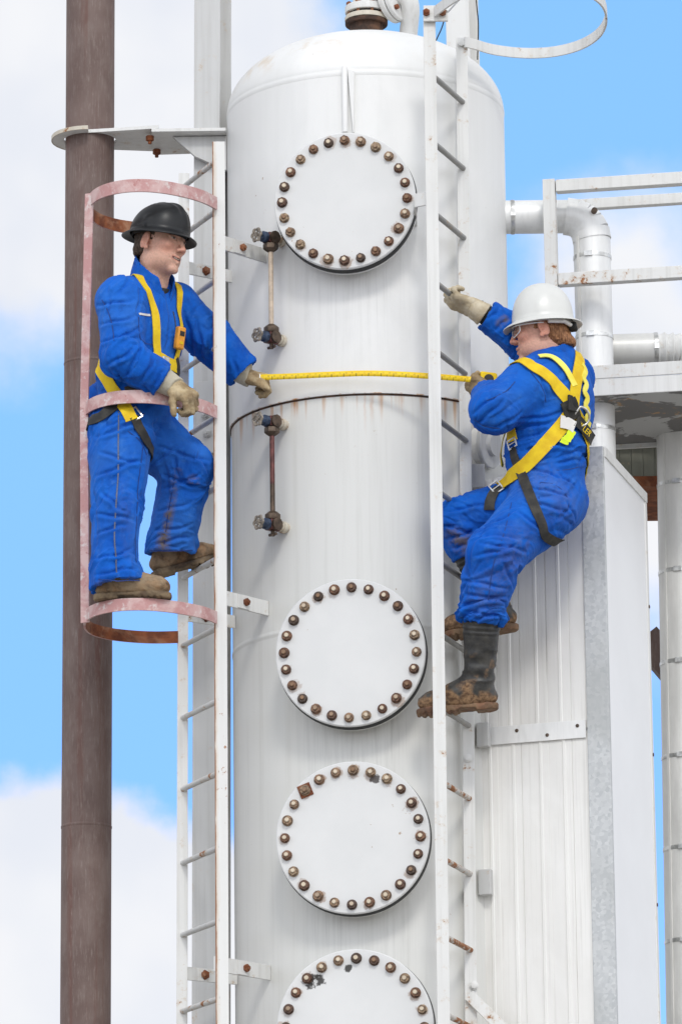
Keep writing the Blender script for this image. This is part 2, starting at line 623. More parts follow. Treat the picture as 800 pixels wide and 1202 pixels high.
def mat_tank():
    t = NT('vessel_paint')
    p = t.pos()
    sep = t.n('ShaderNodeSeparateXYZ')
    t.l(p, sep.inputs[0])
    X, Z = sep.outputs[0], sep.outputs[2]
    base = (0.70, 0.70, 0.70)
    st = t.noise(t.pos((26, 26, 0.9)), 1.0, 6, 0.62)
    st2 = t.noise(t.pos((60, 60, 2.4)), 1.0, 4, 0.6)
    cl = t.noise(t.pos((1.6, 1.6, 0.9)), 1.3, 5, 0.6, 0.6)
    c = t.mix(t.remap(cl, 0.38, 0.66), (0.73, 0.73, 0.715), (0.80, 0.797, 0.78))
    c = t.mix(t.remap(Z, Z_SEAM + 0.001, Z_SEAM - 0.001), c, (0.69, 0.688, 0.66))
    low = t.remap(Z, Z_SEAM - 0.02, Z_SEAM + 0.02, 1, 0.22)
    c = t.mix(t.math('MULTIPLY', t.remap(st, 0.47, 0.74, 0, 0.42), low), c, (0.545, 0.54, 0.505))
    c = t.mix(t.math('MULTIPLY', t.remap(st2, 0.55, 0.78, 0, 0.22), low), c, (0.60, 0.59, 0.56))
    # dirty run-off with its own shape under each manhole
    for (px, py, rr) in MANHOLES:
        cc = mh_center(px, py)
        zb = cc.z - rr * M
        k = t.remap(Z, zb - 0.42, zb + 0.05)
        k = t.math('MULTIPLY', k, t.remap(Z, zb + 0.35, zb + 0.3))
        k = t.math('MULTIPLY', k, t.remap(t.math('ABSOLUTE', t.math('SUBTRACT', X, cc.x + 0.03)), 0.31, 0.12))
        k = t.math('MULTIPLY', k, t.remap(t.noise(t.pos((42, 42, 1.5)), 1.0, 6, 0.7, 0.4), 0.42, 0.74))
        k = t.math('MULTIPLY', k, t.remap(t.noise(p, 5, 4, 0.6), 0.3, 0.6, 0.35, 1.0))
        c = t.mix(t.math('MULTIPLY', k, 0.55), c, (0.36, 0.36, 0.335))
    # rust run-off below the jacket edge
    sr = t.noise(t.pos((30, 30, 0.25)), 1.0, 3, 0.5)
    fall = t.remap(Z, Z_SEAM - 0.20, Z_SEAM + 0.0)
    fall = t.math('MULTIPLY', fall, t.remap(Z, Z_SEAM + 0.006, Z_SEAM + 0.003))
    k = t.math('MULTIPLY', t.remap(t.math('ADD', sr, t.math('MULTIPLY', fall, 0.13)), 0.64, 0.80), fall)
    c = t.mix(t.math('MULTIPLY', k, 0.8), c, (0.48, 0.25, 0.10))
    for (px, wd, ln, stg) in ((346, 0.022, 0.10, 1.0), (436, 0.012, 0.14, 0.55), (471, 0.010, 0.12, 0.45), (428, 0.008, 0.2, 0.3), (382, 0.006, 0.07, 0.4), (509, 0.012, 0.5, 0.3)):
        xx = W(px, 470, -140).x
        wob = t.math('MULTIPLY', t.math('SUBTRACT', t.noise(t.pos((1, 1, 22)), 1.0, 3), 0.5), 0.02)
        k = t.remap(t.math('ABSOLUTE', t.math('ADD', t.math('SUBTRACT', X, xx), wob)), wd, 0.0)
        k = t.math('MULTIPLY', k, t.remap(Z, Z_SEAM - ln, Z_SEAM))
        k = t.math('MULTIPLY', k, t.remap(Z, Z_SEAM + 0.006, Z_SEAM + 0.003))
        k = t.math('MULTIPLY', k, t.remap(t.noise(t.pos((60, 60, 6)), 1.0, 4), 0.3, 0.6))
        c = t.mix(t.math('MULTIPLY', k, stg), c, (0.50, 0.22, 0.06))
    # tan bloom on the head's shoulder
    tb = t.noise(p, 6, 5, 0.65)
    k = t.math('MULTIPLY', t.remap(tb, 0.46, 0.75), t.remap(Z, Z_HEAD + 0.02, Z_HEAD + 0.14))
    k = t.math('MULTIPLY', k, t.remap(X, 0.05, -0.25, 0.15, 1.0))
    c = t.mix(t.math('MULTIPLY', k, 0.8), c, (0.60, 0.46, 0.30))
    # scattered small chips
    ch = t.math('ADD', t.noise(p, 26, 6, 0.7), t.math('MULTIPLY', t.noise(p, 3, 3), 0.3))
    c = t.mix(t.remap(ch, 0.865, 0.90), c, (0.34, 0.22, 0.13))
    t.bump(t.math('ADD', t.noise(p, 2.2, 3), t.math('MULTIPLY', t.noise(p, 90, 3), 0.05)), 0.25, 0.012)
    return t.set(c, 0.42, 0.0, 0.45)


m_tank = mat_tank()

vessel = thing('pressure_vessel', 'tall pale grey cylindrical vessel with domed top and bolted round manholes', 'tank', (0, 0, 0))
RU, RL = 165.5 * M, 163.0 * M
VC = (2.0 * M, 0, 0)
prof = [(RL - 0.006, 0.25), (RL, 0.26)]
for k in range(1, 60):
    z = 0.26 + (Z_WELD - 0.02 - 0.26) * k / 60
    prof.append((RL, z))
prof += [(RL, Z_WELD - 0.016), (RL, Z_WELD - 0.012), (RL + 0.0022, Z_WELD - 0.006), (RL + 0.0032, Z_WELD), (RL + 0.0022, Z_WELD + 0.006), (RL, Z_WELD + 0.012), (RL, Z_WELD + 0.016)]
for k in range(1, 20):
    prof.append((RL, Z_WELD + 0.016 + (Z_SEAM + 0.05 - Z_WELD) * k / 20))
MB().lathe(VC, (0, 0, 1), prof, 160).build('lower_shell', m_tank, vessel, 40)
MB().lathe(VC, (0, 0, 1), [(RL - 0.002, Z_SEAM - 0.007), (RL + 0.0035, Z_SEAM - 0.006), (RL + 0.0035, Z_SEAM + 0.003), (RL - 0.002, Z_SEAM + 0.004)], 160, caps=False).build('jacket_shadow_ring', m_rustdk, vessel)  # dark ring added to stand in for the shadow gap under the jacket edge
prof = [(RL + 0.0005, Z_SEAM), (RU, Z_SEAM + 0.0005), (RU, Z_SEAM + 0.004)]
for k in range(1, 25):
    prof.append((RU, Z_SEAM + (Z_HEAD - 0.02 - Z_SEAM) * k / 24))
prof.append((RU, Z_HEAD - 0.017))
MB().lathe(VC, (0, 0, 1), prof, 160, caps=False).build('jacket_shell', m_tank, vessel, 40)
HB = 92 * M
prof = [(RU - 0.001, Z_HEAD - 0.02), (RU - 0.0005, Z_HEAD - 0.0185), (RU + 0.0012, Z_HEAD - 0.012), (RU + 0.0022, Z_HEAD - 0.004), (RU + 0.0010, Z_HEAD + 0.004), (RU - 0.001, Z_HEAD + 0.01)]
for k in range(1, 41):
    a = (math.pi / 2) * k / 40
    rr = RU * max(math.cos(a), 0.0005) ** (2 / 2.02)
    zz = HB * math.sin(a) ** (2 / 2.02)
    if zz > 0.012:
        prof.append((rr, Z_HEAD + zz))
MB().lathe(VC, (0, 0, 1), prof, 160).build('domed_head', m_tank, vessel, 50)

# lug for the top cover's davit
lug = MB()
zt, zb = W(403, 78, -168).z, W(407, 156, -168).z
xl = W(404.5, 110, -168).x
lug.tube([(xl, -RU - 0.012, zb), (xl, -RU - 0.012, zt - 0.01), (xl, -RU - 0.010, zt)], [0.011, 0.0125, 0.010], 16)
lug.prism([(xl + 0.012, -RU + 0.004, zt - 0.012), (xl + 0.040, -RU + 0.004, zt - 0.02), (xl + 0.036, -RU + 0.006, zb), (xl + 0.030, -RU + 0.006, zb)], (0, -0.022, 0))
lug.build('davit_lug', m_tank, vessel, 40, 0.003)

# manholes
bolt_mesh = None


def make_bolt(parent, c, n, rot, first=[None], big=1.0):
    if first[0] is None:
        b = MB()
        u = M
        hexa = [(Vector((math.cos(k * math.pi / 3), math.sin(k * math.pi / 3), 0))) for k in range(6)]
        o = Vector((0, 0, 0))
        b.lathe(o, (0, 0, 1), [(5.9 * u, 0), (5.9 * u, 0.9 * u), (5.6 * u, 1.2 * u)], 20)
        b.prism([h * 5.1 * u + Vector((0, 0, 1.2 * u)) for h in hexa], (0, 0, 4.6 * u))
        b.lathe(o, (0, 0, 1), [(2.5 * u, 5 * u), (2.5 * u, 7.6 * u), (1.9 * u, 8.1 * u)], 14, mi=1)
        ob = b.build('bolt', [m_bolt, m_stud], None, 30, 0.0006, org=Vector((0, 0, 0)))
        first[0] = ob
    else:
        ob = first[0].copy()
        COL.objects.link(ob)
    ob.parent = parent
    q = n.to_track_quat('Z', 'Y').to_matrix().to_4x4() @ Matrix.Rotation(rot, 4, 'Z')
    ob.matrix_parent_inverse = Matrix()
    loc = c - origin_of(parent)
    ob.matrix_basis = Matrix.Translation(loc) @ q @ Matrix.Diagonal((big, big, big, 1))
    return ob


def mat_cover(stains):
    t = NT('cover_paint')
    p = t.pos()
    cl = t.noise(p, 4, 5, 0.6)
    c = t.mix(t.remap(cl, 0.35, 0.7), (0.665, 0.668, 0.660), (0.70, 0.70, 0.69))
    ch = t.math('ADD', t.noise(p, 38, 6, 0.7), t.math('MULTIPLY', t.noise(p, 5, 3), 0.3))
    c = t.mix(t.remap(ch, 0.85, 0.89, 0, 0.8), c, (0.36, 0.24, 0.15))
    for (pt, rad, col, stg) in stains:
        ds = t.n('ShaderNodeVectorMath', operation='DISTANCE')
        t.l(p, ds.inputs[0])
        ds.inputs[1].default_value = pt
        q = t.math('ADD', ds.outputs['Value'], t.math('MULTIPLY', t.math('SUBTRACT', t.noise(p, 42, 4, 0.65), 0.5), rad * 1.7))
        c = t.mix(t.math('MULTIPLY', t.remap(q, rad, rad * 0.7), stg), c, col)
    t.bump(t.noise(p, 30, 4), 0.08, 0.003)
    return t.set(c, 0.45, 0.0, 0.4)


rnd = random.Random(3)
for mi_, (px, py, rr) in enumerate(MANHOLES):
    cc = mh_center(px, py)
    base = Vector((0, 0, cc.z))
    r_ = rr * M
    nk = MB().lathe(base, MN, [(r_ * 0.84, 0.36), (r_ * 0.84, 174 * M), (r_ - 0.004, 174 * M), (r_, 175 * M), (r_, 181 * M), (r_ - 0.003, 182 * M), (r_ * 0.8, 182.2 * M)], 96)
    part = nk.build('manhole', m_tank, vessel, 40)
    MB().lathe(base, MN, [(r_ * 0.8, 181.5 * M), (r_ + 0.0020, 182.2 * M), (r_ + 0.0030, 186 * M), (r_ + 0.0010, 194.2 * M), (r_ * 0.8, 194.6 * M)], 96).build('gasket', m_dark, part, 50)
    stains = []
    e2 = MN.cross(Vector((0, 0, 1))).normalized()      # picture-left/right axis on the cover
    if e2.x < 0:
        e2 = -e2
    spots = []
    off = {0: 0.05, 1: 0.12, 2: 0.08, 3: 0.12}[mi_]
    for k in range(24):
        a = 2 * math.pi * (k + off) / 24
        spots.append((a, cc + e2 * (math.sin(a) * r_ * 0.882) + Vector((0, 0, math.cos(a) * r_ * 0.882))))
    for k, (a, pt) in enumerate(spots):
        w = rnd.random()
        if w < 0.55:
            stains.append((pt + Vector((rnd.uniform(-.008, .008), 0, rnd.uniform(-.012, .006))), rnd.uniform(0.022, 0.031), (0.33, 0.2, 0.12), rnd.uniform(0.25, 0.7)))
    if mi_ == 3:
        for (dx, dy) in ((366, 1146), (360, 1153), (372, 1150), (408, 1136)):
            stains.append((W(dx, dy, -200), 0.036 if dx < 400 else 0.02, (0.025, 0.022, 0.018), 0.95))
    if mi_ == 2:
        stains.append((W(440, 915, -200), 0.022, (0.03, 0.02, 0.016), 0.9))
        stains.append((W(456, 917, -200), 0.02, (0.12, 0.05, 0.03), 0.8))
    cov = MB().lathe(base, MN, [(r_ * 0.7, 194 * M), (r_ - 0.003, 194 * M), (r_, 195 * M), (r_, 199 * M), (r_ - 0.004, 200 * M), (r_ * 0.5, 200.02 * M), (0.002, 200.03 * M)], 128)
    cov.build('cover', mat_cover(stains), part, 30)
    for k, (a, pt) in enumerate(spots):
        if mi_ == 2 and k == 21:
            MB().box(pt + MN * 0.002, (0.026, 0.026, 0.003), (e2 * 0.9 + Vector((0, 0, 0.35)), Vector((0, 0, 0.9)) - e2 * 0.35, MN)).build('square_washer', m_rust, part, 0, 0.001)
        make_bolt(part, pt + MN * (rnd.uniform(0, 0.003) + (0.005 if mi_ == 2 and k == 21 else 0)), (MN + Vector((rnd.uniform(-.05, .05), 0, rnd.uniform(-.05, .05)))).normalized(), rnd.uniform(0, 1), big=rnd.uniform(0.94, 1.06))

# blind nozzle low on the vessel's right side, half hidden by the climber
noz = MB()
a0, a1 = W(540, 527, -85), W(576, 523, -105)
dn = (a1 - a0).normalized()
noz.tube([a0 - dn * 0.05, a1 - dn * 0.012], 24 * M, 28)
o1 = noz.build('side_nozzle', m_clad2, vessel, 40)
MB().lathe(a1, dn, [(20 * M, -0.02), (27 * M, -0.018), (27 * M, -0.004), (26 * M, 0), (13 * M, 0.001), (12 * M, 0.018), (3 * M, 0.02)], 32).build('blind_flange', m_grey, o1, 40)

# ------------------------------------------------------------------ relief valve on the dome
zc = Z_HEAD + HB
xv = W(430, 40, 0).x
rv = thing('relief_valve', 'flanged grey and rusty relief valve standing on top of the domed vessel', 'valve', (xv, 0, zc - 0.02))


def zpx(py, yu=0):
    return W(430, py, yu).z


zz = lambda y: zpx(y)
ax_ = Vector((0, 0, 1))
o_ = Vector((xv, 0, 0))
n1 = MB().lathe(o_, ax_, [(20 * M, zc - 0.06), (20 * M, zz(30)), (25.2 * M, zz(30)), (25.6 * M, zz(29)), (25.6 * M, zz(26)), (23 * M, zz(25.5))], 40)
n1.build('base_flange', m_rustdk, rv, 40)
MB().lathe(o_, ax_, [(21 * M, zz(25.6)), (25.8 * M, zz(25)), (26 * M, zz(21.5)), (24.6 * M, zz(19.5)), (21 * M, zz(19))], 40).build('middle_flange', m_stub, rv, 40)
MB().lathe(o_, ax_, [(20 * M, zz(20)), (20 * M, zz(16))], 32).build('gasket', m_dark, rv, 40)
MB().lathe(o_, ax_, [(21 * M, zz(16)), (25.3 * M, zz(16)), (25.6 * M, zz(15)), (25.6 * M, zz(9)), (24.2 * M, zz(8)), (17 * M, zz(6)), (15.5 * M, zz(-2)), (18 * M, zz(-10)), (24 * M, zz(-20)), (24 * M, zz(-60)), (15 * M, zz(-70)), (13 * M, zz(-130)), (6 * M, zz(-140))], 40).build('valve_body', m_steel, rv, 40)
bo = MB()
for k in range(8):
    a = 2 * math.pi * (k + 0.4) / 8
    c = o_ + Vector((math.cos(a), math.sin(a), 0)) * 21.5 * M
    bo.lathe(c, ax_, [(2.0 * M, zz(28)), (2.0 * M, zz(4)), (3.5 * M, zz(7.5)), (3.5 * M, zz(4)), (1, zz(4))][:2], 10)
    bo.lathe(c, ax_, [(3.6 * M, zz(9)), (3.6 * M, zz(5))], 6)
    ob = bo.build('flange_bolt', m_rust, rv, 30)
    bo = MB()
# side outlet: disc flange facing right-front and an elbow going down behind the dome
oc = W(461, -2, -6)
on = Vector((0.83, -0.5, 0.1)).normalized()
MB().lathe(oc, on, [(12 * M, -0.12), (12 * M, -0.03), (29 * M, -0.022), (30 * M, -0.018), (30 * M, 0), (29 * M, 0.004), (14 * M, 0.004)], 40).build('outlet_flange', m_steel, rv, 40)
MB().lathe(oc, on, [(14 * M, 0.006), (28.5 * M, 0.008), (29.5 * M, 0.012), (29.5 * M, 0.026), (28 * M, 0.03), (12 * M, 0.032)], 40).build('companion_flange', m_steel, rv, 40)
for k in range(6):
    a = 2 * math.pi * (k + 0.2) / 6
    e1 = on.orthogonal().normalized()
    e2_ = on.cross(e1)
    c = oc + (e1 * math.cos(a) + e2_ * math.sin(a)) * 22.5 * M
    MB().lathe(c, on, [(3.4 * M, -0.038), (3.4 * M, -0.024)], 6).lathe(c, on, [(3.4 * M, 0.031), (3.4 * M, 0.045)], 6).build('flange_bolt', m_rust, rv, 30)
MB().tube(catmull([oc + on * 0.03, oc + on * 0.06 + Vector((0, 0, -0.01)), oc + on * 0.085 + Vector((0, 0.03, -0.06)), oc + on * 0.07 + Vector((0, 0.12, -0.2)), oc + on * 0.07 + Vector((0, 0.2, -0.5))], 6), 11 * M, 20).build('outlet_elbow', m_steel, rv, 40)

# ------------------------------------------------------------------ sight gauges
RAD = Vector((-0.72, -0.69, 0)).normalized()


def gauge(name, label, xu, yu_, xl, yl, tube_mats, tag_group):
    pu = W(xu, yu_, -145)
    plw = Vector((pu.x, pu.y, W(xl, yl, -143).z))
    root = thing(name, label, 'gauge', plw, tag_group)
    zs = Vector((0, 0, 1))
    n = len(tube_mats)
    za, zb_ = plw.z + 0.03, pu.z - 0.03
    for k, mt in enumerate(tube_mats):
        z0 = za + (zb_ - za) * (0 if k == 0 else tube_mats[k - 1][1])
        z1 = za + (zb_ - za) * mt[1]
        MB().tube([(pu.x, pu.y, z0), (pu.x, pu.y, z1)], 2.9 * M, 14).build('sight_tube', mt[0], root, 40)
    for (p, sgn) in ((pu, -1), (plw, 1)):
        v = MB()
        v.tube([p - RAD * 0.030, p + RAD * 0.024], 6.6 * M, 16)
        v.box(p, (0.025, 0.0215, 0.0205), (RAD, RAD.cross(zs), zs))
        v.lathe(p, zs * sgn, [(6.3 * M, 0.0), (6.3 * M, 0.034)], 6)
        vo = v.build('gauge_valve', m_brass, root, 35, 0.002)
        MB().lathe(p, zs * sgn, [(8.4 * M, 0.022), (9.0 * M, 0.026), (9.0 * M, 0.044), (6.5 * M, 0.052), (4 * M, 0.058)], 6).build('gland_nut', m_bronze, vo, 30, 0.0015)
        MB().lathe(p - zs * sgn * 0.0, RAD.cross(zs), [(3 * M, -0.036), (7.5 * M, -0.033), (7.5 * M, -0.024), (3 * M, 0.026), (4 * M, 0.034), (1.5 * M, 0.036)], 10).build('side_plug', m_bronze, vo, 30)
        MB().lathe(p, RAD, [(5.6 * M, 0.024), (7.0 * M, 0.028), (7.0 * M, 0.042), (4.6 * M, 0.047), (4.2 * M, 0.062), (2 * M, 0.066)], 8).build('bonnet', m_blue, vo, 30)
        st = MB().tube([p + RAD * 0.05, p + RAD * 0.083], 1.6 * M, 10).build('stem', m_wheel, vo)
        hw = MB()
        c = p + RAD * 0.078
        e1 = RAD.cross(zs).normalized()
        ring = []
        for k in range(37):
            a = 2 * math.pi * k / 36
            rr = (7.2 + 0.9 * math.cos(6 * a)) * M
            ring.append(c + (e1 * math.cos(a) + zs * math.sin(a)) * rr)
        hw.tube(ring, 1.35 * M, 8, caps=False)
        for k in range(3):
            a = 2 * math.pi * k / 6
            d = (e1 * math.cos(a) + zs * math.sin(a)) * 7.4 * M
            hw.tube([c - d, c + d], 1.1 * M, 8)
        hw.lathe(c, RAD, [(2.6 * M, -0.004), (2.6 * M, 0.006)], 10)
        hw.build('handwheel', m_wheel, vo, 40)
        MB().tube([p - RAD * 0.028, p - RAD * 0.115], 5.6 * M, 18).lathe(p - RAD * 0.055, RAD, [(7 * M, -0.008), (7 * M, 0.008)], 18).build('connection_stub', m_stub, root, 40)
        if sgn == 1:
            MB().tube([p - zs * 0.018, p - zs * 0.045], 2.4 * M, 10).tube([p - zs * 0.038 - e1 * 0.02, p - zs * 0.038 + e1 * 0.02], 1.8 * M, 8).build('drain_cock', m_bronze, vo, 40)
    return root


gauge('sight_gauge', 'sight gauge with cream tube, beside the top manhole above the yellow tape', 317.5, 280, 318.5, 397.5, [(m_glass, 1.0)], 'sight gauges on the vessel')
gauge('sight_gauge', 'sight gauge with brown and black tube, below the yellow tape and jacket seam', 319, 495.5, 320.5, 617, [(m_bronze, 0.38), (m_brass, 1.0)], 'sight gauges on the vessel')

# ------------------------------------------------------------------ ladders


def rail_at(top, bot, z):
    k = (z - bot.z) / (top.z - bot.z)
    return bot + (top - bot) * k


def angle_bar(mb, a, b, side, out, w, d, t):
    """L profile: one flange along `side`, the other along `out`"""
    a, b = Vector(a), Vector(b)
    side, out = Vector(side).normalized(), Vector(out).normalized()
    mb.prism([a + side * (-w / 2) , a + side * (w / 2), a + side * (w / 2) + out * t, a + side * (-w / 2 + t) + out * t, a + side * (-w / 2 + t) + out * d, a + side * (-w / 2) + out * d], b - a)
    return mb


XA, YA, ZA = Vector((1, 0, 0)), Vector((0, 1, 0)), Vector((0, 0, 1))
YN, YF = -185, -85
lad = thing('caged_ladder', 'pale caged ladder with faded red hoops between rusty pole and vessel', 'ladder', W(250, 1202, YN) * 1.0)
nt, nb = W(256.5, 166, YN), W(261, 1202, YN)
nb = rail_at(nt, nb, 0.3)
ft, fb = W(216, 203, YF), W(213.5, 1202, YF)
fb = rail_at(ft, fb, 0.3)
def mat_edge_rust(a, b, half):
    t = NT('rail_paint_rusty_edge')
    p = t.pos()
    sep = t.n('ShaderNodeSeparateXYZ')
    t.l(p, sep.inputs[0])
    k_ = (a.x - b.x) / (a.z - b.z)
    line = t.math('ADD', t.math('MULTIPLY', t.math('SUBTRACT', sep.outputs[2], b.z), k_), b.x - half)
    dx = t.math('SUBTRACT', sep.outputs[0], line)
    n = t.noise(t.pos((30, 30, 6)), 1.0, 6, 0.7)
    n2_ = t.noise(p, 38, 6, 0.7)
    k = t.remap(t.math('ADD', t.math('MULTIPLY', dx, 60), t.math('MULTIPLY', n, -1.0)), -0.08, -0.42)
    c = t.mix(t.remap(t.noise(t.pos((30, 30, 1.3)), 1.0, 5), 0.45, 0.75, 0, 0.3), (0.735, 0.732, 0.71), (0.60, 0.59, 0.56))
    halo = t.remap(t.math('ADD', t.math('MULTIPLY', dx, 28), t.math('MULTIPLY', n, -1.0)), 0.05, -0.40, 0, 0.5)
    c = t.mix(halo, c, (0.60, 0.48, 0.35))
    c = t.mix(k, c, t.mix(n2_, RUST, RUST_LT))
    ch = t.math('ADD', n2_, t.math('MULTIPLY', t.noise(p, 2.3, 3), 0.35))
    c = t.mix(t.remap(ch, 0.84, 0.91), c, RUST_LT)
    return t.set(c, 0.55, 0.0, 0.4)


m_rail_edge = mat_edge_rust(nt, nb, 7.25 * M)
angle_bar(MB(), nt, nb, XA, YA, 14.5 * M, 12 * M, 3 * M).build('rail', m_rail_edge, lad, 30, 0.0015)
angle_bar(MB(), ft, fb, XA, YA, 12.5 * M, 12 * M, 3 * M).build('rail', m_rail, lad, 30, 0.0015)
RUNGS_L = [187, 245, 326, 406, 487, 570, 654, 735, 821, 906, 994, 1080, 1171, 1260, 1351, 1443]
for y in RUNGS_L:
    z = W(253, y, YN).z
    a, b = rail_at(nt, nb, z), rail_at(ft, fb, z)
    d = (b - a).normalized()
    MB().tube([a + d * 0.004, a + d * 0.1, a + d * 0.2, b - d * 0.004 + YA * 0.006], [3.1 * M, 3.4 * M, 3.2 * M, 3.1 * M], 14).build('rung', m_rung, lad, 40)
# stand-off brackets
for (y0, x1, y1, bx) in ((275, 312, 293, 281), (692, 313, 702, 285), (1124, 315, 1134, 285)):
    p0 = W(258, y0 + 7, YN + 4)
    p1 = W(x1, y1, YN + 4)
    a_ = Vector((p0.x - 0.02, p0.y, p0.z))
    b_ = Vector((p1.x, -math.sqrt(max(0.0, (162 * M) ** 2 - p1.x ** 2)) - 0.002, p0.z))
    br = MB().bar(a_, b_, 17 * M, 3 * M, ZA).build('bracket', m_rail, lad, 0, 0.001)
    dd = (b_ - a_).normalized()
    nn = Vector((dd.y, -dd.x, 0)).normalized()
    if nn.y > 0:
        nn = -nn
    kk = (W(bx, y0, YN).x - a_.x) / dd.x
    cc = a_ + dd * kk + nn * 2 * M
    MB().bar(cc - dd * 0.045, cc + dd * 0.02, 16 * M, 2.4 * M, ZA).build('clip_plate', m_rail, br, 0, 0.001)
    MB().lathe(cc + nn * 0.002, nn, [(4.6 * M, 0), (4.6 * M, 0.013), (2.4 * M, 0.014), (2.2 * M, 0.022)], 6).build('bolt', m_rust, br, 20)
for (y0, bx) in ((313, 241), (721, 241), (1142, 240)):
    p0 = W(222, y0, YF + 3)
    a_ = Vector((p0.x - 0.03, p0.y, p0.z))
    b_ = Vector((-158 * M, YF * M + 0.02, p0.z))
    b_.y = -math.sqrt((162 * M) ** 2 - (158 * M) ** 2) - 0.01
    br = MB().bar(a_, b_, 15 * M, 3 * M, ZA).build('bracket', m_rail, lad, 0, 0.001)
    cc = a_.lerp(b_, (W(bx, y0, YF).x - a_.x) / (b_.x - a_.x)) - YA * 0.007
    MB().lathe(cc, -YA, [(5.8 * M, 0), (5.8 * M, 0.004), (4.4 * M, 0.004), (4.4 * M, 0.014), (2.4 * M, 0.015), (2.2 * M, 0.022)], 6).build('bolt', m_rust, br, 20)
# cage
HOOP = [(254, -189), (238, -216), (215, -238), (190, -254), (165, -261), (140, -257), (118, -239), (105, -210), (103, -172), (112, -137), (132, -112), (160, -96), (185, -90), (210, -91)]
straps_pts = []
for (y, dx, h, last) in ((239, 2, 15, 1), (484, -4, 15, 1), (725, -3, 14, 1)):
    z = W(254, y, -189).z
    pts = []
    for (px, yy) in HOOP:
        sh = dx if px < 150 else dx * max(0.0, (240 - px) / 90.0) * 0.9
        p = W(px + sh, y + (yy + 189) * 0.24, yy)
        p.z = z
        pts.append(p)
    crv = catmull(pts, 6)
    hb = MB().band(crv, h * M, 2.2 * M, 1, 0)
    hb.build('cage_hoop', [m_pink, m_rust], lad, 40)
    straps_pts.append(pts[7] + Vector((-0.006, -0.004, 0)))
stp = MB()
for i in range(2):
    a, b = straps_pts[i], straps_pts[i + 1]
    if i == 0:
        a = a + Vector((0, 0, 7 * M))
    else:
        b = b - Vector((0, 0, 9 * M))
    stp.bar(a, b + (Vector((0, 0, 0)) if i else Vector((0, 0, 0))), 10.5 * M, 2.2 * M, Vector((1, -0.45, 0)))
stp.build('cage_strap', m_pink, lad, 0, 0.001)

# the second ladder
YN2, YF2 = -247, -143
lad2 = thing('open_ladder', 'pale open ladder on the vessel front that the white helmeted worker climbs', 'ladder', W(515, 1202, YN2))
nt2, nb2 = W(503.5, 14, YN2), W(520.5, 1202, YN2)
nb2 = rail_at(nt2, nb2, 0.3)
ft2, fb2 = W(541.5, 44, YF2), W(552.5, 1202, YF2)
fb2 = rail_at(ft2, fb2, 0.3)
angle_bar(MB(), nt2, nb2, XA, YA, 14 * M, 10 * M, 3 * M).build('rail', m_rail, lad2, 30, 0.0015)
angle_bar(MB(), ft2, fb2, XA, YA, 13.5 * M, 10 * M, 3 * M).build('rail', m_rail, lad2, 30, 0.0015)
for y in (86, 165, 248, 329, 410, 490, 575, 658, 743, 830, 917, 1007, 1098, 1190, 1283, 1377):
    z = W(515, y, YN2).z
    a, b = rail_at(nt2, nb2, z), rail_at(ft2, fb2, z)
    d = (b - a).normalized()
    MB().tube([a + d * 0.004, a + d * 0.12, a + d * 0.24, b + d * 0.002], [3.0 * M, 3.3 * M, 3.1 * M, 3.2 * M], 14).build('rung', m_rung_worn if y > 900 else m_rung_grey, lad2, 40)
# top clip and diagonal tie
p = W(511, 16, YN2 - 4)
tp = MB().box(p, (14 * M, 2 * M, 9.5 * M)).build('top_plate', m_rail, lad2, 0, 0.0015)
for bx in (500, 519):
    MB().lathe(W(bx, 15, YN2 - 6), -YA, [(4.4 * M, 0), (4.4 * M, 0.013), (2.2 * M, 0.015), (2.0 * M, 0.02)], 6).build('bolt', m_rust, tp, 20)
MB().bar(W(520, 17, YN2 - 3), W(556, -22, YN2 + 60), 15 * M, 4 * M, Vector((0.6, 0, 0.8))).build('top_tie', m_rail, lad2, 0, 0.001)
MB().lathe(W(541, 51, YF2 - 1), -YA, [(4 * M, 0), (4 * M, 0.012), (2 * M, 0.014)], 8).build('bolt', m_rail, lad2, 20)
for (px, py, yy) in ((547, 586, YF2 - 1), (549, 890, YF2 - 1), (556, 1157, YF2 - 1)):
    MB().lathe(W(px, py, yy), -YA, [(5.2 * M, 0), (5.2 * M, 0.005), (3.8 * M, 0.006), (3.8 * M, 0.016), (2 * M, 0.018)], 8).build('bolt', m_rail, lad2, 20)
for (y0, yy) in ((231, YN2 + 2), (878, YN2 + 2)):
    pa = W(505, y0, yy)
    pe = W(487, y0 + 6, -206)
    pb = Vector((0.24, -0.50, pa.z))
    MB().bar(pa + XA * 0.02, Vector((pa.x - 0.06, pa.y + 0.05, pa.z)), 16 * M, 3 * M, ZA).bar(Vector((pa.x - 0.06, pa.y + 0.05, pa.z)), Vector((pa.x - 0.055, -0.50, pa.z)), 16 * M, 3 * M, ZA).build('bracket', m_rail, lad2, 0, 0.001) if y0 < 300 else None
for y0 in (430, 1050):
    pa = W(548, y0, YF2)
    MB().bar(pa + YA * 0.02, Vector((pa.x, -0.30, pa.z)), 14 * M, 3 * M, ZA).build('bracket', m_rail, lad2, 0, 0.001)
MB().bar(W(550, 1168, YF2 - 3), W(606, 1224, YF2 - 20), 13 * M, 3 * M, Vector((0.7, 0, 0.7))).build('brace', m_rail, lad2, 0, 0.001)
# top cage hoop
zh = W(548, 51, YF2).z
hp = [(545, -148), (556, -140), (580, -119), (615, -106), (650, -110), (682, -135), (704, -180), (711, -240), (700, -300), (660, -350), (600, -360), (545, -320), (510, -255)]
pts = []
for (px, yy) in hp:
    q = W(px, 51 + (yy + 143) * 0.32, yy)
    q.z = zh
    pts.append(q)
MB().band(catmull(pts, 6), 12.5 * M, 2.4 * M, 0, 0).build('cage_hoop', m_rail, lad2, 40)

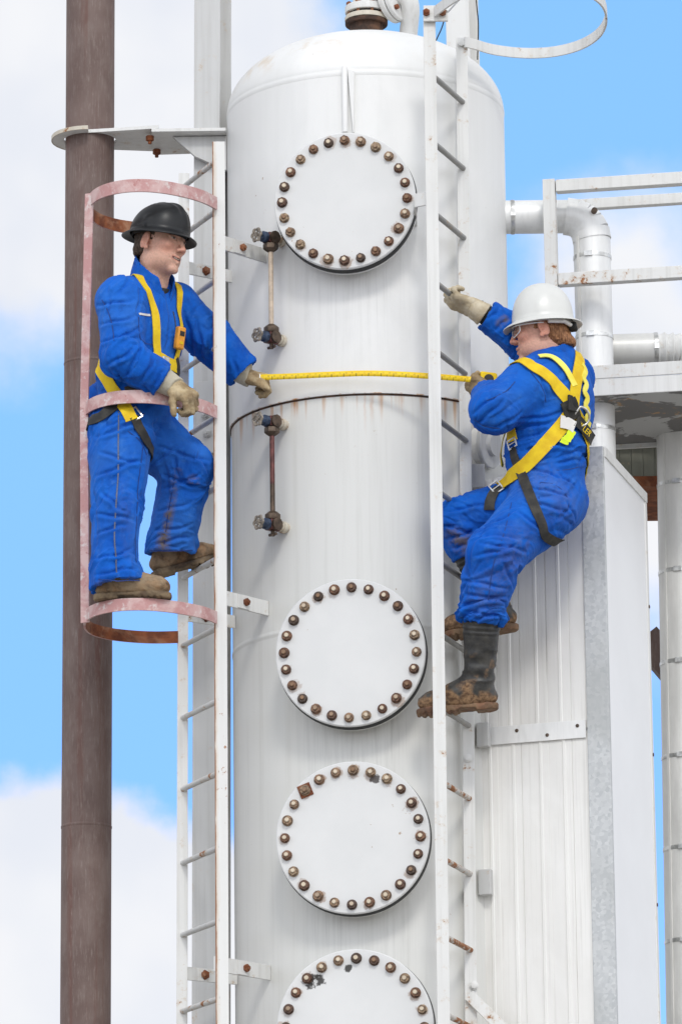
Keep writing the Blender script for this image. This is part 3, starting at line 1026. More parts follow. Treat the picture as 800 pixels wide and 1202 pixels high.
# ------------------------------------------------------------------ brown pole, its support and the columns
px0 = W(106.5, 0, 20)
px1 = W(100.5, 1202, 20)
pk = (px0 - px1) / (px0.z - px1.z)
pt_, pb_ = px1 + pk * (px0.z + 1.2 - px1.z), px1 + pk * (0 - px1.z)
pm = MB()
nseg = 30
pm.tube([pb_.lerp(pt_, k / nseg) for k in range(nseg + 1)], 29.2 * M, 40)
for y in (966, 420):
    c = pb_.lerp(pt_, (W(103, y, -9).z - pb_.z) / (pt_.z - pb_.z))
    pm.lathe(c, (pt_ - pb_), [(29.0 * M, -0.008), (29.7 * M, -0.003), (29.7 * M, 0.003), (29.0 * M, 0.008)], 40, caps=False)
pole = pm.build('pole', m_pole, None, 50, org=pb_)
tag(pole, 'tall round brown rusty pipe pole standing behind the caged ladder', 'pole')

zs_ = W(200, 150, -26).z
sup = thing('pole_support', 'white welded bracket plate gripping the brown pole near its top', 'bracket', W(110, 165, 20))
cx = pb_.lerp(pt_, (zs_ - pb_.z) / (pt_.z - pb_.z))
pc = Vector((cx.x, cx.y, zs_))


def ring_plate(c, ri, ro, x_end, y0, y1, th):
    mb = MB()
    out = []
    n = 26
    for k in range(n + 1):
        a = math.pi / 2 + math.pi * k / n * 1.0
        out.append(c + Vector((math.cos(a) * ro, math.sin(a) * ro, 0)))
    inn = []
    for k in range(n + 1):
        a = math.pi / 2 + math.pi * k / n
        inn.append(c + Vector((math.cos(a) * ri, math.sin(a) * ri, 0)))
    for k in range(n):
        mb.prism([out[k], out[k + 1], inn[k + 1], inn[k]], (0, 0, th))
    inn2 = []
    for k in range(n + 1):
        a = -math.pi / 2 + math.pi * k / n
        inn2.append(c + Vector((math.cos(a) * ri, math.sin(a) * ri, 0)))
    for k in range(n):
        yA, yB = inn2[k].y, inn2[k + 1].y
        oA = c.y - ro + 2 * ro * k / n
        oB = c.y - ro + 2 * ro * (k + 1) / n
        mb.prism([inn2[k], Vector((x_end, oA, c.z)), Vector((x_end, oB, c.z)), inn2[k + 1]], (0, 0, th))
    return mb


xe = W(188, 165, 20).x
ring_plate(pc, 31.5 * M, 45 * M, xe, 0, 0, 4 * M).build('collar_plate', m_steel, sup, 30)
rim = [pc + Vector((math.cos(a) * 45.6 * M, math.sin(a) * 45.6 * M, 2 * M)) for a in [math.pi / 2 + math.pi * k / 24 for k in range(25)]]
MB().band(rim, 4.6 * M, 1.2 * M).build('collar_rim', m_stub, sup)
ap = MB()
x2 = W(266, 165, 20).x
zc_ = pc.z - 4.2 * M
ap.prism([(xe - 0.03, pc.y - 45 * M, zc_), (x2, pc.y - 45 * M, zc_), (x2, pc.y + 10 * M, zc_), (W(228, 165, 20).x, pc.y + 42 * M, zc_), (xe - 0.03, pc.y + 45 * M, zc_)], (0, 0, 4 * M))
ap.build('arm_plate', m_steel, sup, 0, 0.001)
gp = MB()
xg0, xg1 = W(203, 165, -5).x, W(266, 165, -5).x
gp.prism([(xg0, -8 * M, zc_ - 1 * M), (xg1, -8 * M, zc_ - 1 * M), (xg1, -8 * M, zc_ - 44 * M), (W(229, 165, -5).x, -8 * M, zc_ - 26 * M)], (0, 6 * M, 0))
gp.build('gusset', m_grey, sup, 0, 0.001)
for (bx, by) in ((176, -8), (184, 44)):
    q = W(bx, 165, by)
    q.z = zc_
    MB().lathe(q, -ZA, [(4.8 * M, 0), (4.8 * M, 0.02), (2.2 * M, 0.022), (2.2 * M, 0.034)], 6).build('bolt', m_rust, sup, 20)


def column(name, label, pxc, y_top, y_bot, Y, w, d, yaw, mats, bots=0.0):
    a, b = W(pxc[0], y_top, Y), W(pxc[1], y_bot, Y)
    kk = (a - b) / (a.z - b.z)
    b = b + kk * (bots - b.z)
    sx = Vector((math.cos(yaw), math.sin(yaw), 0))
    sy = Vector((-math.sin(yaw), math.cos(yaw), 0))
    root = thing(name, label, 'column', b)
    t = 3 * M
    mb = MB()
    # H section: two flanges and a web
    for sgn in (-1, 1):
        mb.bar(b + sy * sgn * (d / 2 - t / 2), a + sy * sgn * (d / 2 - t / 2), w, t, sx)
    mb.bar(b, a, t, d - 2 * t, sx)
    mb.build('flanges', mats, root, 0, 0.002)
    return root, sx, sy, a, b


cl1, sx, sy, ca, cb = column('steel_column', 'pale grey steel column rising behind the caged ladder and vessel', (250, 248), -60, 1202, 30, 32 * M, 56 * M, R(-13), m_grey)
sp = MB()
spc = W(242.5, 490, -1)
sp.box(spc, (12 * M, 2 * M, 44 * M), (sx, sy, ZA))
spo = sp.build('splice_plate', m_grey, cl1, 0, 0.001)
for (bx, by) in ((241, 487), (243, 509)):
    MB().lathe(W(bx, by, -3.5), -sy, [(5.6 * M, 0), (5.6 * M, 0.005), (4.3 * M, 0.006), (4.3 * M, 0.018), (2.2 * M, 0.02), (2.2 * M, 0.028)], 6).build('bolt', m_grey, spo, 20)
column('steel_column', 'pale grey steel column behind the top of the open ladder', (540, 543), -60, 60, 260, 30 * M, 56 * M, R(-14), m_steel)
for (pa, pb2, n_) in (((522, 0), (511, 48), 'cable'), ((560.5, 0), (560.5, 20), 'cable')):
    pass
cab = MB().tube(catmull([W(531, -30, 240), W(525, 6, 240), W(519, 30, 240), W(513, 44, 240), W(505, 62, 240)], 5), 0.8 * M, 8).build('cable', m_dark, None)
tag(cab, 'thin black cable hanging left of the column behind the open ladder', 'cable')
cab = MB().tube(catmull([W(556, -30, 236), W(559, 6, 236), W(561, 30, 236), W(560, 70, 236)], 5), 0.8 * M, 8).build('cable', m_dark, None)
tag(cab, 'thin black cable running down the right edge of the column by the dome', 'cable')

# ------------------------------------------------------------------ clad pipes


def strap_band(parent, c, ax, r):
    e = Vector(ax).normalized()
    b = MB().lathe(c, e, [(r - 0.001, -0.009), (r + 0.0022, -0.008), (r + 0.003, 0), (r + 0.0022, 0.008), (r - 0.001, 0.009)], 40, caps=False)
    q = e.orthogonal().normalized()
    dirs = Vector((-0.25, -0.95, 0)) - e * Vector((-0.25, -0.95, 0)).dot(e)
    dirs.normalize()
    b.box(c + dirs * (r + 0.004), (0.016, 0.004, 0.010), (e.cross(dirs), dirs, e))
    return b.build('strap', m_band, parent, 40)


pr = 22 * M
YP = -2
hz = W(640, 254.5, YP).z
xv_ = W(694.5, 300, YP).x
root = thing('clad_pipe', 'aluminium clad pipe leaving the vessel and bending down through the platform', 'pipe', (xv_, YP * M, 0))
bend = 29 * M
hx0 = W(580, 255, YP).x
MB().tube([(hx0 - 0.1, YP * M, hz), (hx0 + 0.1, YP * M, hz), (xv_ - bend, YP * M, hz)], [20 * M] * 3, 40).build('horizontal_run', m_clad, root, 50)
arc = []
for k in range(11):
    a = (math.pi / 2) * k / 10
    arc.append(Vector((xv_ - bend + bend * math.sin(a), YP * M, hz - bend + bend * math.cos(a))))
eb = MB()
# lobster-back elbow: straight mitred segments
for i in range(5):
    p0, p1 = arc[i * 2], arc[i * 2 + 2]
    d = (p1 - p0).normalized()
    eb.tube([p0 - d * 0.006, p1 + d * 0.006], [pr + 0.0015 + 0.0006 * i] * 2, 40)
ebo = eb.build('elbow', m_clad, root, 40)
MB().lathe(W(697, 247, YP - 22), (0.2, -1, 0.2), [(3.6 * M, -0.01), (3.6 * M, 0.006), (1.5 * M, 0.01)], 10).build('port_plug', m_bronze, ebo, 30)
MB().tube([(xv_, YP * M, hz - bend), (xv_, YP * M, 3), (xv_, YP * M, 0.0)], [pr] * 3, 40).build('riser', m_clad, root, 50)
MB().bar((xv_ - 0.062, YP * M - 0.052, hz - bend), (xv_ - 0.062, YP * M - 0.052, 0.2), 0.012, 0.005, Vector((1, -1, 0))).build('lap_seam', m_clad2, root, 0)
strap_band(root, Vector((W(601, 255, YP).x, YP * M, hz)), XA, 20 * M)
strap_band(root, Vector((xv_, YP * M, W(694, 297, YP - 22).z)), ZA, pr)
strap_band(root, Vector((xv_, YP * M, W(694, 391, YP - 22).z)), ZA, pr)
strap_band(root, Vector((xv_, YP * M, W(694, 500, YP - 22).z)), ZA, pr)

root = thing('clad_pipe', 'short horizontal clad pipe with crumpled white elbow lying just above the platform', 'pipe', W(740, 414, 62))
a, b = W(690, 412, 62), W(772, 414, 58)
b.z = a.z
MB().tube([a, a.lerp(b, .5), b], 19.5 * M, 36).build('horizontal_run', m_clad2, root, 50)
strap_band(root, b - XA * 0.01, XA, 19.5 * M)
em = MB()
cp = [b - XA * 0.01, b + XA * 0.05 + ZA * 0.0, b + XA * 0.11 - ZA * 0.008, b + XA * 0.16 - ZA * 0.05, b + XA * 0.18 - ZA * 0.13, b + XA * 0.18 - ZA * 0.3]
cr = catmull(cp, 6)
rr = [(19.0 + 1.6 * math.sin(i * 2.1) + random.uniform(-.7, .7)) * M for i in range(len(cr))]
em.tube(cr, rr, 30)
em.build('wrapped_elbow', m_steel, root, 50)

YQ = 142
q0 = W(798.5, 500, YQ - 27)
q1 = W(811, 1202, YQ - 27)
kk = (q0 - q1) / (q0.z - q1.z)
qt, qb = q1 + kk * (W(790, 460, YQ).z - q1.z), q1 + kk * (0 - q1.z)
qr = 28 * M
qb = Vector((qb.x, YQ * M, qb.z))
qt = Vector((qt.x, YQ * M, qt.z))
root = thing('clad_pipe', 'thick vertical clad pipe with steel straps at the right edge below the platform', 'pipe', qb)
MB().tube([qb, qb.lerp(qt, .5), qt], qr, 44).build('riser', m_clad2, root, 50)
MB().bar(qb + Vector((-0.075, -0.066, 0.1)), qt + Vector((-0.075, -0.066, 0)), 0.012, 0.004, Vector((1, -1, 0))).build('lap_seam', m_clad2, root, 0)
for y in (497, 564, 667, 774, 885, 993, 1102):
    z = W(800, y, YQ - 28).z
    c = qb.lerp(qt, (z - qb.z) / (qt.z - qb.z))
    strap_band(root, c, ZA, qr)

# ------------------------------------------------------------------ platform with guard rail
YAW = R(-10)
ex = Vector((math.cos(YAW), math.sin(YAW), 0))
ey = Vector((-math.sin(YAW), math.cos(YAW), 0))
pl0 = W(690, 465, -52)             # lower front edge, left end
zb_, zt_ = pl0.z, W(690, 430, -52).z
plat = thing('platform', 'raised steel platform with pale edge beam and peeling dark underside', 'platform', pl0)


def mat_under():
    t = NT('peeling_underside')
    p = t.pos()
    n = t.noise(p, 2.6, 6, 0.6, 0.8)
    n2_ = t.noise(p, 9, 5, 0.65)
    k = t.math('ADD', n, t.math('MULTIPLY', n2_, 0.25))
    c = t.mix(t.remap(k, 0.60, 0.63), (0.16, 0.155, 0.15), (0.44, 0.44, 0.43))
    edge = t.math('MULTIPLY', t.remap(k, 0.57, 0.60), t.remap(k, 0.64, 0.61))
    c = t.mix(t.math('MULTIPLY', edge, t.remap(n2_, 0.5, 0.62)), c, (0.45, 0.27, 0.12))
    return t.set(c, 0.7)


L_ = 1.6
a = pl0 - ex * 0.12
MB().prism([a + ey * 0.012, a + ex * L_ + ey * 0.012, a + ex * L_ + ey * 0.80, a + ey * 0.80], (0, 0, 0.016)).build('deck', mat_under(), plat, 0)
h_ = zt_ - zb_
mid = zb_ + h_ * 0.56
eb_ = MB()
eb_.prism([a, a + ex * L_, a + ex * L_ + ZA * (h_ * 0.55), a + ZA * (h_ * 0.55)], ey * 0.010)
eb_.build('edge_beam', m_steel, plat, 0, 0.0015)
a2 = a + ZA * (h_ * 0.565) - ey * 0.004
MB().prism([a2, a2 + ex * L_, a2 + ex * L_ + ZA * (h_ * 0.435), a2 + ZA * (h_ * 0.435)], ey * 0.010).build('toe_board', m_rail, plat, 0, 0.0015)
a3 = a + ey * 0.80
MB().prism([a3 + ZA * -0.02, a3 + ex * L_ + ZA * -0.02, a3 + ex * L_ + ZA * 0.1, a3 + ZA * 0.1], ey * 0.012).build('rear_beam', m_steel, plat, 0, 0.001)

gr = thing('guard_rail', 'pale square tube guard rail standing on the platform edge', 'railing', W(648, 430, -50))
g0 = W(648, 340, -50)
gtop = W(648, 212, -50).z
glow = zt_
w_ = 14.5 * M
gp0 = Vector((g0.x, g0.y, glow - 0.02))
MB().bar(gp0, Vector((g0.x - 0.004, g0.y, gtop)), w_, w_, ex).build('post', m_rail, gr, 0, 0.002)
zr = W(648, 220, -50).z
MB().bar(Vector((g0.x, g0.y, zr)) + ex * w_ * 0.51, Vector((g0.x, g0.y, zr)) + ex * 1.4, w_ * 1.0, w_ * 0.9, ZA).build('top_rail', m_rail, gr, 0, 0.002)
zr = W(660, 329.5, -50).z
MB().bar(Vector((g0.x, g0.y, zr)) + ex * w_ * 0.51, Vector((g0.x, g0.y, zr)) + ex * 1.4, w_, w_ * 0.9, ZA).build('mid_rail', m_rail, gr, 0, 0.002)
g2 = Vector((g0.x, g0.y, 0)) + ex * 1.4
MB().bar(Vector((g2.x, g2.y, glow - 0.02)), Vector((g2.x, g2.y, gtop)), w_, w_, ex).build('post', m_rail, gr, 0, 0.002)
# rear top rail and its toe board
rr0 = W(650, 243, 40)
MB().bar(rr0, rr0 + ex * 1.4, 12.5 * M, 11 * M, ZA).build('rear_rail', m_rail, gr, 0, 0.002)
tb0 = W(755, 399, 120)
MB().bar(tb0 - ex * 0.02, tb0 + ex * 0.8, 8 * M, 3 * M, ZA).build('rear_toe_board', m_grey, gr, 0, 0.001)

# dim panelled enclosure behind and below the platform
e0 = W(700, 572, 215)
e1 = W(700, 523, 215)
enc = thing('panelled_enclosure', 'dim olive panelled enclosure with brown sill beyond the thick clad pipe', 'enclosure', e0)
zlow = W(700, 560, 215).z
wd = 1.1
pn = MB()
for k in range(22):
    x = e0.x + wd * k / 22
    pn.box((x + wd / 44, 215 * M + 0.3, (e1.z + zlow) / 2), (wd / 44 - 0.0007, 0.3 + (0.0015 if k % 2 else 0), (e1.z - zlow) / 2))
pn.build('panels', m_greenpanel, enc, 0)
MB().box((e0.x + wd / 2, 215 * M + 0.3, (zlow + e0.z) / 2 - 0.001), (wd / 2, 0.31, (zlow - e0.z) / 2)).build('sill', m_rust, enc, 0)
MB().box((e0.x + wd / 2, 215 * M + 0.28, e1.z + 0.008), (wd / 2 + 0.01, 0.33, 0.0075)).build('capping', m_steel, enc, 0)

# rusty beam seen through the slot
rb = MB().bar(W(756, 748, 230), W(800, 800, 230), 36 * M, 20 * M, ZA).build('rusty_beam', m_pole, None, 0, 0.001)
tag(rb, 'brown sloping beam glimpsed between the white cabinet and the thick pipe', 'beam')

# ------------------------------------------------------------------ clad cabinet
cab_root = thing('clad_cabinet', 'tall ribbed aluminium cabinet with galvanised corner and white side panel', 'cabinet', W(690, 1202, -150))
c_t, c_b = W(697, 527, -150), W(707, 1202, -150)
TH = R(-19)
fx = Vector((math.cos(TH), math.sin(TH), 0))        # along the ribbed face, to the right and nearer
sxv = Vector((-math.sin(TH), math.cos(TH), 0))     # along the white face, away
cx_ = W(692, 860, -150)
corner = Vector((cx_.x, cx_.y, 0))
zbase = 0.1


def mat_ribbed():
    t = NT('mill_aluminium_panel')
    p = t.pos()
    n = t.noise(t.pos((1.5, 1.5, 0.8)), 2.2, 5, 0.6, 0.5)
    st = t.noise(t.pos((70, 70, 1.5)), 1.0, 4, 0.6)
    c = t.mix(t.remap(n, 0.3, 0.7), (0.76, 0.745, 0.71), (0.85, 0.84, 0.81))
    c = t.mix(t.remap(st, 0.5, 0.75, 0, 0.4), c, (0.58, 0.565, 0.53))
    t.bump(t.noise(p, 5, 3), 0.3, 0.008)
    return t.set(c, t.remap(n, 0.3, 0.7, 0.38, 0.5), 0.12)


def mat_galv():
    t = NT('spangled_galvanised')
    p = t.pos()
    v = t.n('ShaderNodeTexVoronoi')
    v.inputs['Scale'].default_value = 75
    t.l(p, v.inputs['Vector'])
    bw = t.n('ShaderNodeRGBToBW')
    t.l(v.outputs['Color'], bw.inputs[0])
    c = t.mix(bw.outputs[0], (0.42, 0.435, 0.44), (0.62, 0.63, 0.63))
    c = t.mix(t.remap(t.noise(p, 3, 4), 0.4, 0.7, 0, 0.5), c, (0.36, 0.37, 0.36))
    return t.set(c, t.remap(bw.outputs[0], 0, 1, 0.35, 0.55), 0.2)


m_ribbed, m_galv = mat_ribbed(), mat_galv()
m_white = mat_plain('white_panel', (0.84, 0.845, 0.85), 0.4, 0.0, 0.02, 3, 0.05)
FW = 138 * M                      # ribbed face width
top_r = W(697, 527, -150).z
top_l = W(572, 568, -112).z
ztrim0, ztrim1 = W(690, 866, -150).z, W(690, 845, -150).z


def ribbed(z0l, z0r, z1l, z1r, name, phase):
    """standing ribs: a folded sheet, drawn as a profile in plan and swept upwards"""
    prof = []
    x = 0.0
    outn = -sxv
    i = 0
    while x < FW - 0.05:
        prof += [(x, 0), (x + 0.060 - phase * 0.01, 0), (x + 0.063 - phase * .01, 0.003), (x + 0.071 - phase * .01, 0.003), (x + 0.074 - phase * .01, 0), (x + 0.098, 0), (x + 0.099, -0.003), (x + 0.102, -0.003), (x + 0.103, 0)]
        x += 0.104 + (0.008 if i % 2 else -0.006)
        i += 1
    prof.append((FW, 0))
    vs, fs = [], []
    for (d, o) in prof:
        k = d / FW
        base = corner - fx * (FW - d) + outn * o
        vs.append(base + ZA * (z0l + (z0r - z0l) * k))
        vs.append(base + ZA * (z1l + (z1r - z1l) * k))
    for j in range(len(prof) - 1):
        fs.append([2 * j, 2 * j + 2, 2 * j + 3, 2 * j + 1])
    m = MB().add(vs, fs).build(name, m_ribbed, cab_root, 0)
    sd_ = m.modifiers.new('thickness', 'SOLIDIFY')
    sd_.thickness = 0.002
    return m


ribbed(zbase, zbase, ztrim0 + 0.03, ztrim0 + 0.03, 'lower_ribbed_panel', 0)
ribbed(ztrim1 - 0.03, ztrim1 - 0.03, top_l, top_r - 0.01, 'upper_ribbed_panel', 1)
lf = corner - fx * FW - sxv * 0.012
MB().prism([lf + ZA * ztrim0 + fx * 0.02, corner - sxv * 0.012 + ZA * ztrim0 - fx * 0.015, corner - sxv * 0.012 + ZA * ztrim1 - fx * 0.015, lf + ZA * ztrim1 + fx * 0.02], sxv * 0.006).build('cover_strip', m_clad, cab_root, 0, 0.001)
for k in range(4):
    q = lf.lerp(corner - sxv * 0.012, 0.12 + 0.26 * k) + ZA * ((ztrim0 + ztrim1) / 2 + (0.014 if k % 2 else -0.014))
    MB().lathe(q, -sxv, [(2.2 * M, 0), (2.0 * M, 0.003), (0.8 * M, 0.004)], 10).build('screw', m_bronze, cab_root, 40)
# galvanised corner: chamfer strip between the two faces
gw = 24 * M
gcx = corner + fx * 0.0
g_a = corner - sxv * 0.013 - fx * 0.008
g_b = corner + fx * (gw * 0.98) - sxv * 0.006
MB().prism([g_a + ZA * zbase, g_b + ZA * zbase, g_b + sxv * 0.02 + ZA * zbase, g_a + sxv * 0.02 + ZA * zbase], ZA * (top_r - zbase + 0.004)).build('corner_post', m_galv, cab_root, 0, 0.002)
# white side: goes away from the corner
g_c = g_b + sxv * 0.02
side_top_far = W(757, 580, 20).z
xf = W(757, 600, 20)
far_pt = Vector((xf.x, xf.y, 0))
dside = far_pt - Vector((g_c.x, g_c.y, 0))
MB().prism([g_c + ZA * zbase, g_c + dside + ZA * zbase, g_c + dside + ZA * side_top_far, g_c + ZA * (top_r - 0.004)], -fx * 0.02).build('side_panel', m_white, cab_root, 0, 0.001)
dn_ = dside.normalized()
on_ = Vector((dn_.y, -dn_.x, 0))
ta, tb_ = g_c + ZA * (top_r + 0.006), g_c + dside + ZA * (side_top_far + 0.006)
MB().prism([ta + on_ * 0.006, tb_ + on_ * 0.006 + dn_ * 0.012, tb_ + on_ * 0.006 + dn_ * 0.012 - ZA * 0.042, ta + on_ * 0.006 - ZA * 0.042], -on_ * 0.05).build('roof_trim', m_steel, cab_root, 0, 0.001)
MB().prism([g_c + dside + on_ * 0.004 - dn_ * 0.02 + ZA * zbase, g_c + dside + on_ * 0.004 + dn_ * 0.01 + ZA * zbase, g_c + dside + on_ * 0.004 + dn_ * 0.01 + ZA * (side_top_far - 0.038), g_c + dside + on_ * 0.004 - dn_ * 0.02 + ZA * (side_top_far - 0.038)], -on_ * 0.03).build('edge_trim', m_steel, cab_root, 0, 0.001)
for z in np.arange(0.6, side_top_far, 0.62):
    MB().lathe(g_c + dside + on_ * 0.004 + ZA * float(z), on_, [(2.2 * M, 0), (2.0 * M, 0.003), (0.8 * M, 0.004)], 10).build('screw', m_bronze, cab_root, 40)
# roof sheet and back
lft = corner - fx * FW
MB().add([lft + ZA * top_l, corner + ZA * (top_r - 0.01), g_c + ZA * (top_r - 0.01), g_c + dside + ZA * side_top_far, lft + sxv * 0.12 + ZA * (top_l - 0.05)], [[0, 1, 2, 3, 4]]).build('roof_sheet', m_clad, cab_root, 0)
# small boxes fixed to the ribbed face's left edge
for (x0, y0, x1, y1) in ((560, 849, 574, 877), (562, 1021, 577, 1051)):
    pa, pb3 = W(x0, y1, -120), W(x1, y0, -120)
    MB().box((pa + pb3) / 2, ((pb3.x - pa.x) / 2, 0.018, (pb3.z - pa.z) / 2), (fx, sxv, ZA)).build('latch_box', m_grey, cab_root, 0, 0.003)
jb = W(560.5, 560, -112)
MB().box(jb, (8 * M, 8 * M, 14 * M)).build('junction_box', m_grey, cab_root, 0, 0.003)
# ------------------------------------------------------------------ people: signed-distance sculpting
def V3(p):
    return np.array([p[0], p[1], p[2]], dtype=np.float32)


_rs = np.random.RandomState(11)
_PERM = _rs.permutation(512).astype(np.int64)
_GR = _rs.uniform(-1, 1, 512).astype(np.float32)


def vnoise(P):
    """smooth value noise, P: (n,3)"""
    i = np.floor(P).astype(np.int64)
    f = (P - i).astype(np.float32)
    f = f * f * f * (f * (f * 6 - 15) + 10)

    def h(a, b, c):
        return _GR[_PERM[(_PERM[(_PERM[a & 511] + b) & 511] + c) & 511]]
    x, y, z = i[:, 0], i[:, 1], i[:, 2]
    fx_, fy_, fz_ = f[:, 0], f[:, 1], f[:, 2]
    c00 = h(x, y, z) * (1 - fx_) + h(x + 1, y, z) * fx_
    c10 = h(x, y + 1, z) * (1 - fx_) + h(x + 1, y + 1, z) * fx_
    c01 = h(x, y, z + 1) * (1 - fx_) + h(x + 1, y, z + 1) * fx_
    c11 = h(x, y + 1, z + 1) * (1 - fx_) + h(x + 1, y + 1, z + 1) * fx_
    return (c00 * (1 - fy_) + c10 * fy_) * (1 - fz_) + (c01 * (1 - fy_) + c11 * fy_) * fz_


def fbm(P, o=3):
    s, a, t = 0, 1.0, 0
    for k in range(o):
        s = s + a * vnoise(P * (2.03 ** k) + 17.3 * k)
        t += a
        a *= 0.5
    return s / t


class Field:
    def __init__(s, lo, hi, h, fine=None, hf=None):
        s.ax = []
        for k in range(3):
            if fine is None:
                s.ax.append(np.arange(lo[k], hi[k] + h, h, dtype=np.float32))
            else:
                a, b = fine[0][k], fine[1][k]
                parts = [np.arange(lo[k], a, h), np.arange(a, b, hf), np.arange(b, hi[k] + h, h)]
                x = np.unique(np.concatenate(parts).astype(np.float32))
                keep = [x[0]]
                for q in x[1:]:
                    if q - keep[-1] > hf * 0.5:
                        keep.append(q)
                s.ax.append(np.array(keep, dtype=np.float32))
        s.D = np.full([len(a) for a in s.ax], 0.3, dtype=np.float32)

    def sl(s, lo, hi):
        r = []
        for k in range(3):
            a = int(np.searchsorted(s.ax[k], lo[k]))
            b = int(np.searchsorted(s.ax[k], hi[k]))
            r.append(slice(max(a - 1, 0), min(b + 1, len(s.ax[k]))))
        return tuple(r)

    def grid(s, sl):
        return np.stack(np.meshgrid(s.ax[0][sl[0]], s.ax[1][sl[1]], s.ax[2][sl[2]], indexing='ij'), -1)

    def comb(s, fn, lo, hi, k=0.02, op='add'):
        mg = k * 1.2 + 0.02
        sl = s.sl(np.array(lo) - mg, np.array(hi) + mg)
        P = s.grid(sl)
        if P.size == 0:
            return
        d = fn(P).astype(np.float32)
        D = s.D[sl]
        if op == 'sub':
            d = -d
            hh = np.clip(0.5 - 0.5 * (D - d) / k, 0, 1)
            s.D[sl] = D * (1 - hh) + d * hh + k * hh * (1 - hh)
        else:
            hh = np.clip(0.5 + 0.5 * (d - D) / k, 0, 1)
            s.D[sl] = d * (1 - hh) + D * hh - k * hh * (1 - hh)

    def cone(s, a, b, ra, rb, k=0.02, op='add', sq=None):
        """round cone a->b"""
        a, b = V3(a), V3(b)
        ba = b - a
        L2 = float(ba @ ba)
        rr = ra - rb
        a2 = L2 - rr * rr
        il2 = 1.0 / L2

        def fn(P):
            pa = P - a
            y = pa @ ba
            z = y - L2
            x2 = ((pa * L2 - y[..., None] * ba) ** 2).sum(-1)
            y2 = y * y * L2
            z2 = z * z * L2
            kk = np.sign(rr) * rr * rr * x2
            d = (np.sqrt(np.maximum(x2 * a2 * il2, 0)) + y * rr) * il2 - ra
            c1 = np.sign(z) * a2 * z2 > kk
            c2 = np.sign(y) * a2 * y2 < kk
            d = np.where(c2, np.sqrt(x2 + y2) * il2 - ra, d)
            d = np.where(c1, np.sqrt(x2 + z2) * il2 - rb, d)
            return d
        m = max(ra, rb)
        s.comb(fn, np.minimum(a - m, b - m), np.maximum(a + m, b + m), k, op)

    def ell(s, c, r, axes=None, k=0.02, op='add'):
        c = V3(c)
        A = np.eye(3, dtype=np.float32) if axes is None else np.array([V3(x) for x in axes], dtype=np.float32)
        r = np.array(r, dtype=np.float32)

        def fn(P):
            q = (P - c) @ A.T
            k0 = np.sqrt(((q / r) ** 2).sum(-1))
            k1 = np.sqrt(((q / (r * r)) ** 2).sum(-1)) + 1e-9
            return k0 * (k0 - 1.0) / k1
        m = float(r.max())
        s.comb(fn, c - m, c + m, k, op)

    def rbox(s, c, half, rad, axes, k=0.01, op='add'):
        c = V3(c)
        A = np.array([V3(x) for x in axes], dtype=np.float32)
        hf = np.array(half, dtype=np.float32) - rad

        def fn(P):
            q = np.abs((P - c) @ A.T) - hf
            return np.sqrt((np.maximum(q, 0) ** 2).sum(-1)) + np.minimum(q.max(-1), 0) - rad
        m = float(np.linalg.norm(half))
        s.comb(fn, c - m, c + m, k, op)

    def cut(s, p0, n, reach, k=0.006):
        """remove everything on the n side of a plane, inside a box of size reach"""
        p0, n = V3(p0), V3(n)
        n = n / np.linalg.norm(n)
        sl = s.sl(p0 - reach, p0 + reach)
        P = s.grid(sl)
        d = (P - p0) @ n
        rad = np.sqrt(((P - p0) ** 2).sum(-1))
        d = np.where(rad > reach, -1.0, d)
        D = s.D[sl]
        s.D[sl] = np.maximum(D, d)

    def mesh(s):
        D = s.D
        ax = s.ax
        nx, ny, nz_ = D.shape
        ins = D < 0
        acc = np.zeros((nx - 1, ny - 1, nz_ - 1, 3), dtype=np.float32)
        cnt = np.zeros((nx - 1, ny - 1, nz_ - 1), dtype=np.float32)
        sh = D.shape

        def add_edges(axis):
            lo = [slice(None)] * 3
            hi = [slice(None)] * 3
            lo[axis] = slice(0, -1)
            hi[axis] = slice(1, None)
            a, b = D[tuple(lo)], D[tuple(hi)]
            cross = (a < 0) != (b < 0)
            idx = np.argwhere(cross)
            if len(idx) == 0:
                return idx, None
            av, bv = a[cross], b[cross]
            t = av / (av - bv)
            pos = np.stack([ax[k][idx[:, k]] for k in range(3)], -1)
            nxt = ax[axis][idx[:, axis] + 1]
            pos[:, axis] = pos[:, axis] + (nxt - pos[:, axis]) * t
            o1, o2 = [k for k in range(3) if k != axis]
            for d1 in (0, -1):
                for d2 in (0, -1):
                    c = idx.copy()
                    c[:, o1] += d1
                    c[:, o2] += d2
                    ok = np.all((c >= 0) & (c < np.array([nx - 1, ny - 1, nz_ - 1])), axis=1)
                    cc = c[ok]
                    flat = np.ravel_multi_index(cc.T, cnt.shape)
                    np.add.at(cnt.reshape(-1), flat, 1)
                    np.add.at(acc.reshape(-1, 3), flat, pos[ok])
            return idx, av < 0
        E = [add_edges(k) for k in range(3)]
        act = cnt > 0
        vid = np.full(cnt.shape, -1, dtype=np.int64)
        vid[act] = np.arange(int(act.sum()))
        verts = acc[act] / cnt[act][:, None]
        faces = []
        for axis in range(3):
            idx, neg = E[axis]
            if neg is None:
                continue
            o1, o2 = [(1, 2), (2, 0), (0, 1)][axis]
            c = [idx.copy() for _ in range(4)]
            c[1][:, o1] -= 1
            c[2][:, o1] -= 1
            c[2][:, o2] -= 1
            c[3][:, o2] -= 1
            lim = np.array([nx - 1, ny - 1, nz_ - 1])
            ok = np.ones(len(idx), bool)
            for q in c:
                ok &= np.all((q >= 0) & (q < lim), axis=1)
            quad = np.stack([vid[tuple(q[ok].T)] for q in c], -1)
            ng = neg[ok]
            quad[~ng] = quad[~ng][:, ::-1]
            faces.append(quad)
        F = np.concatenate(faces)
        F = F[(F >= 0).all(1)]
        return verts.astype(np.float32), F


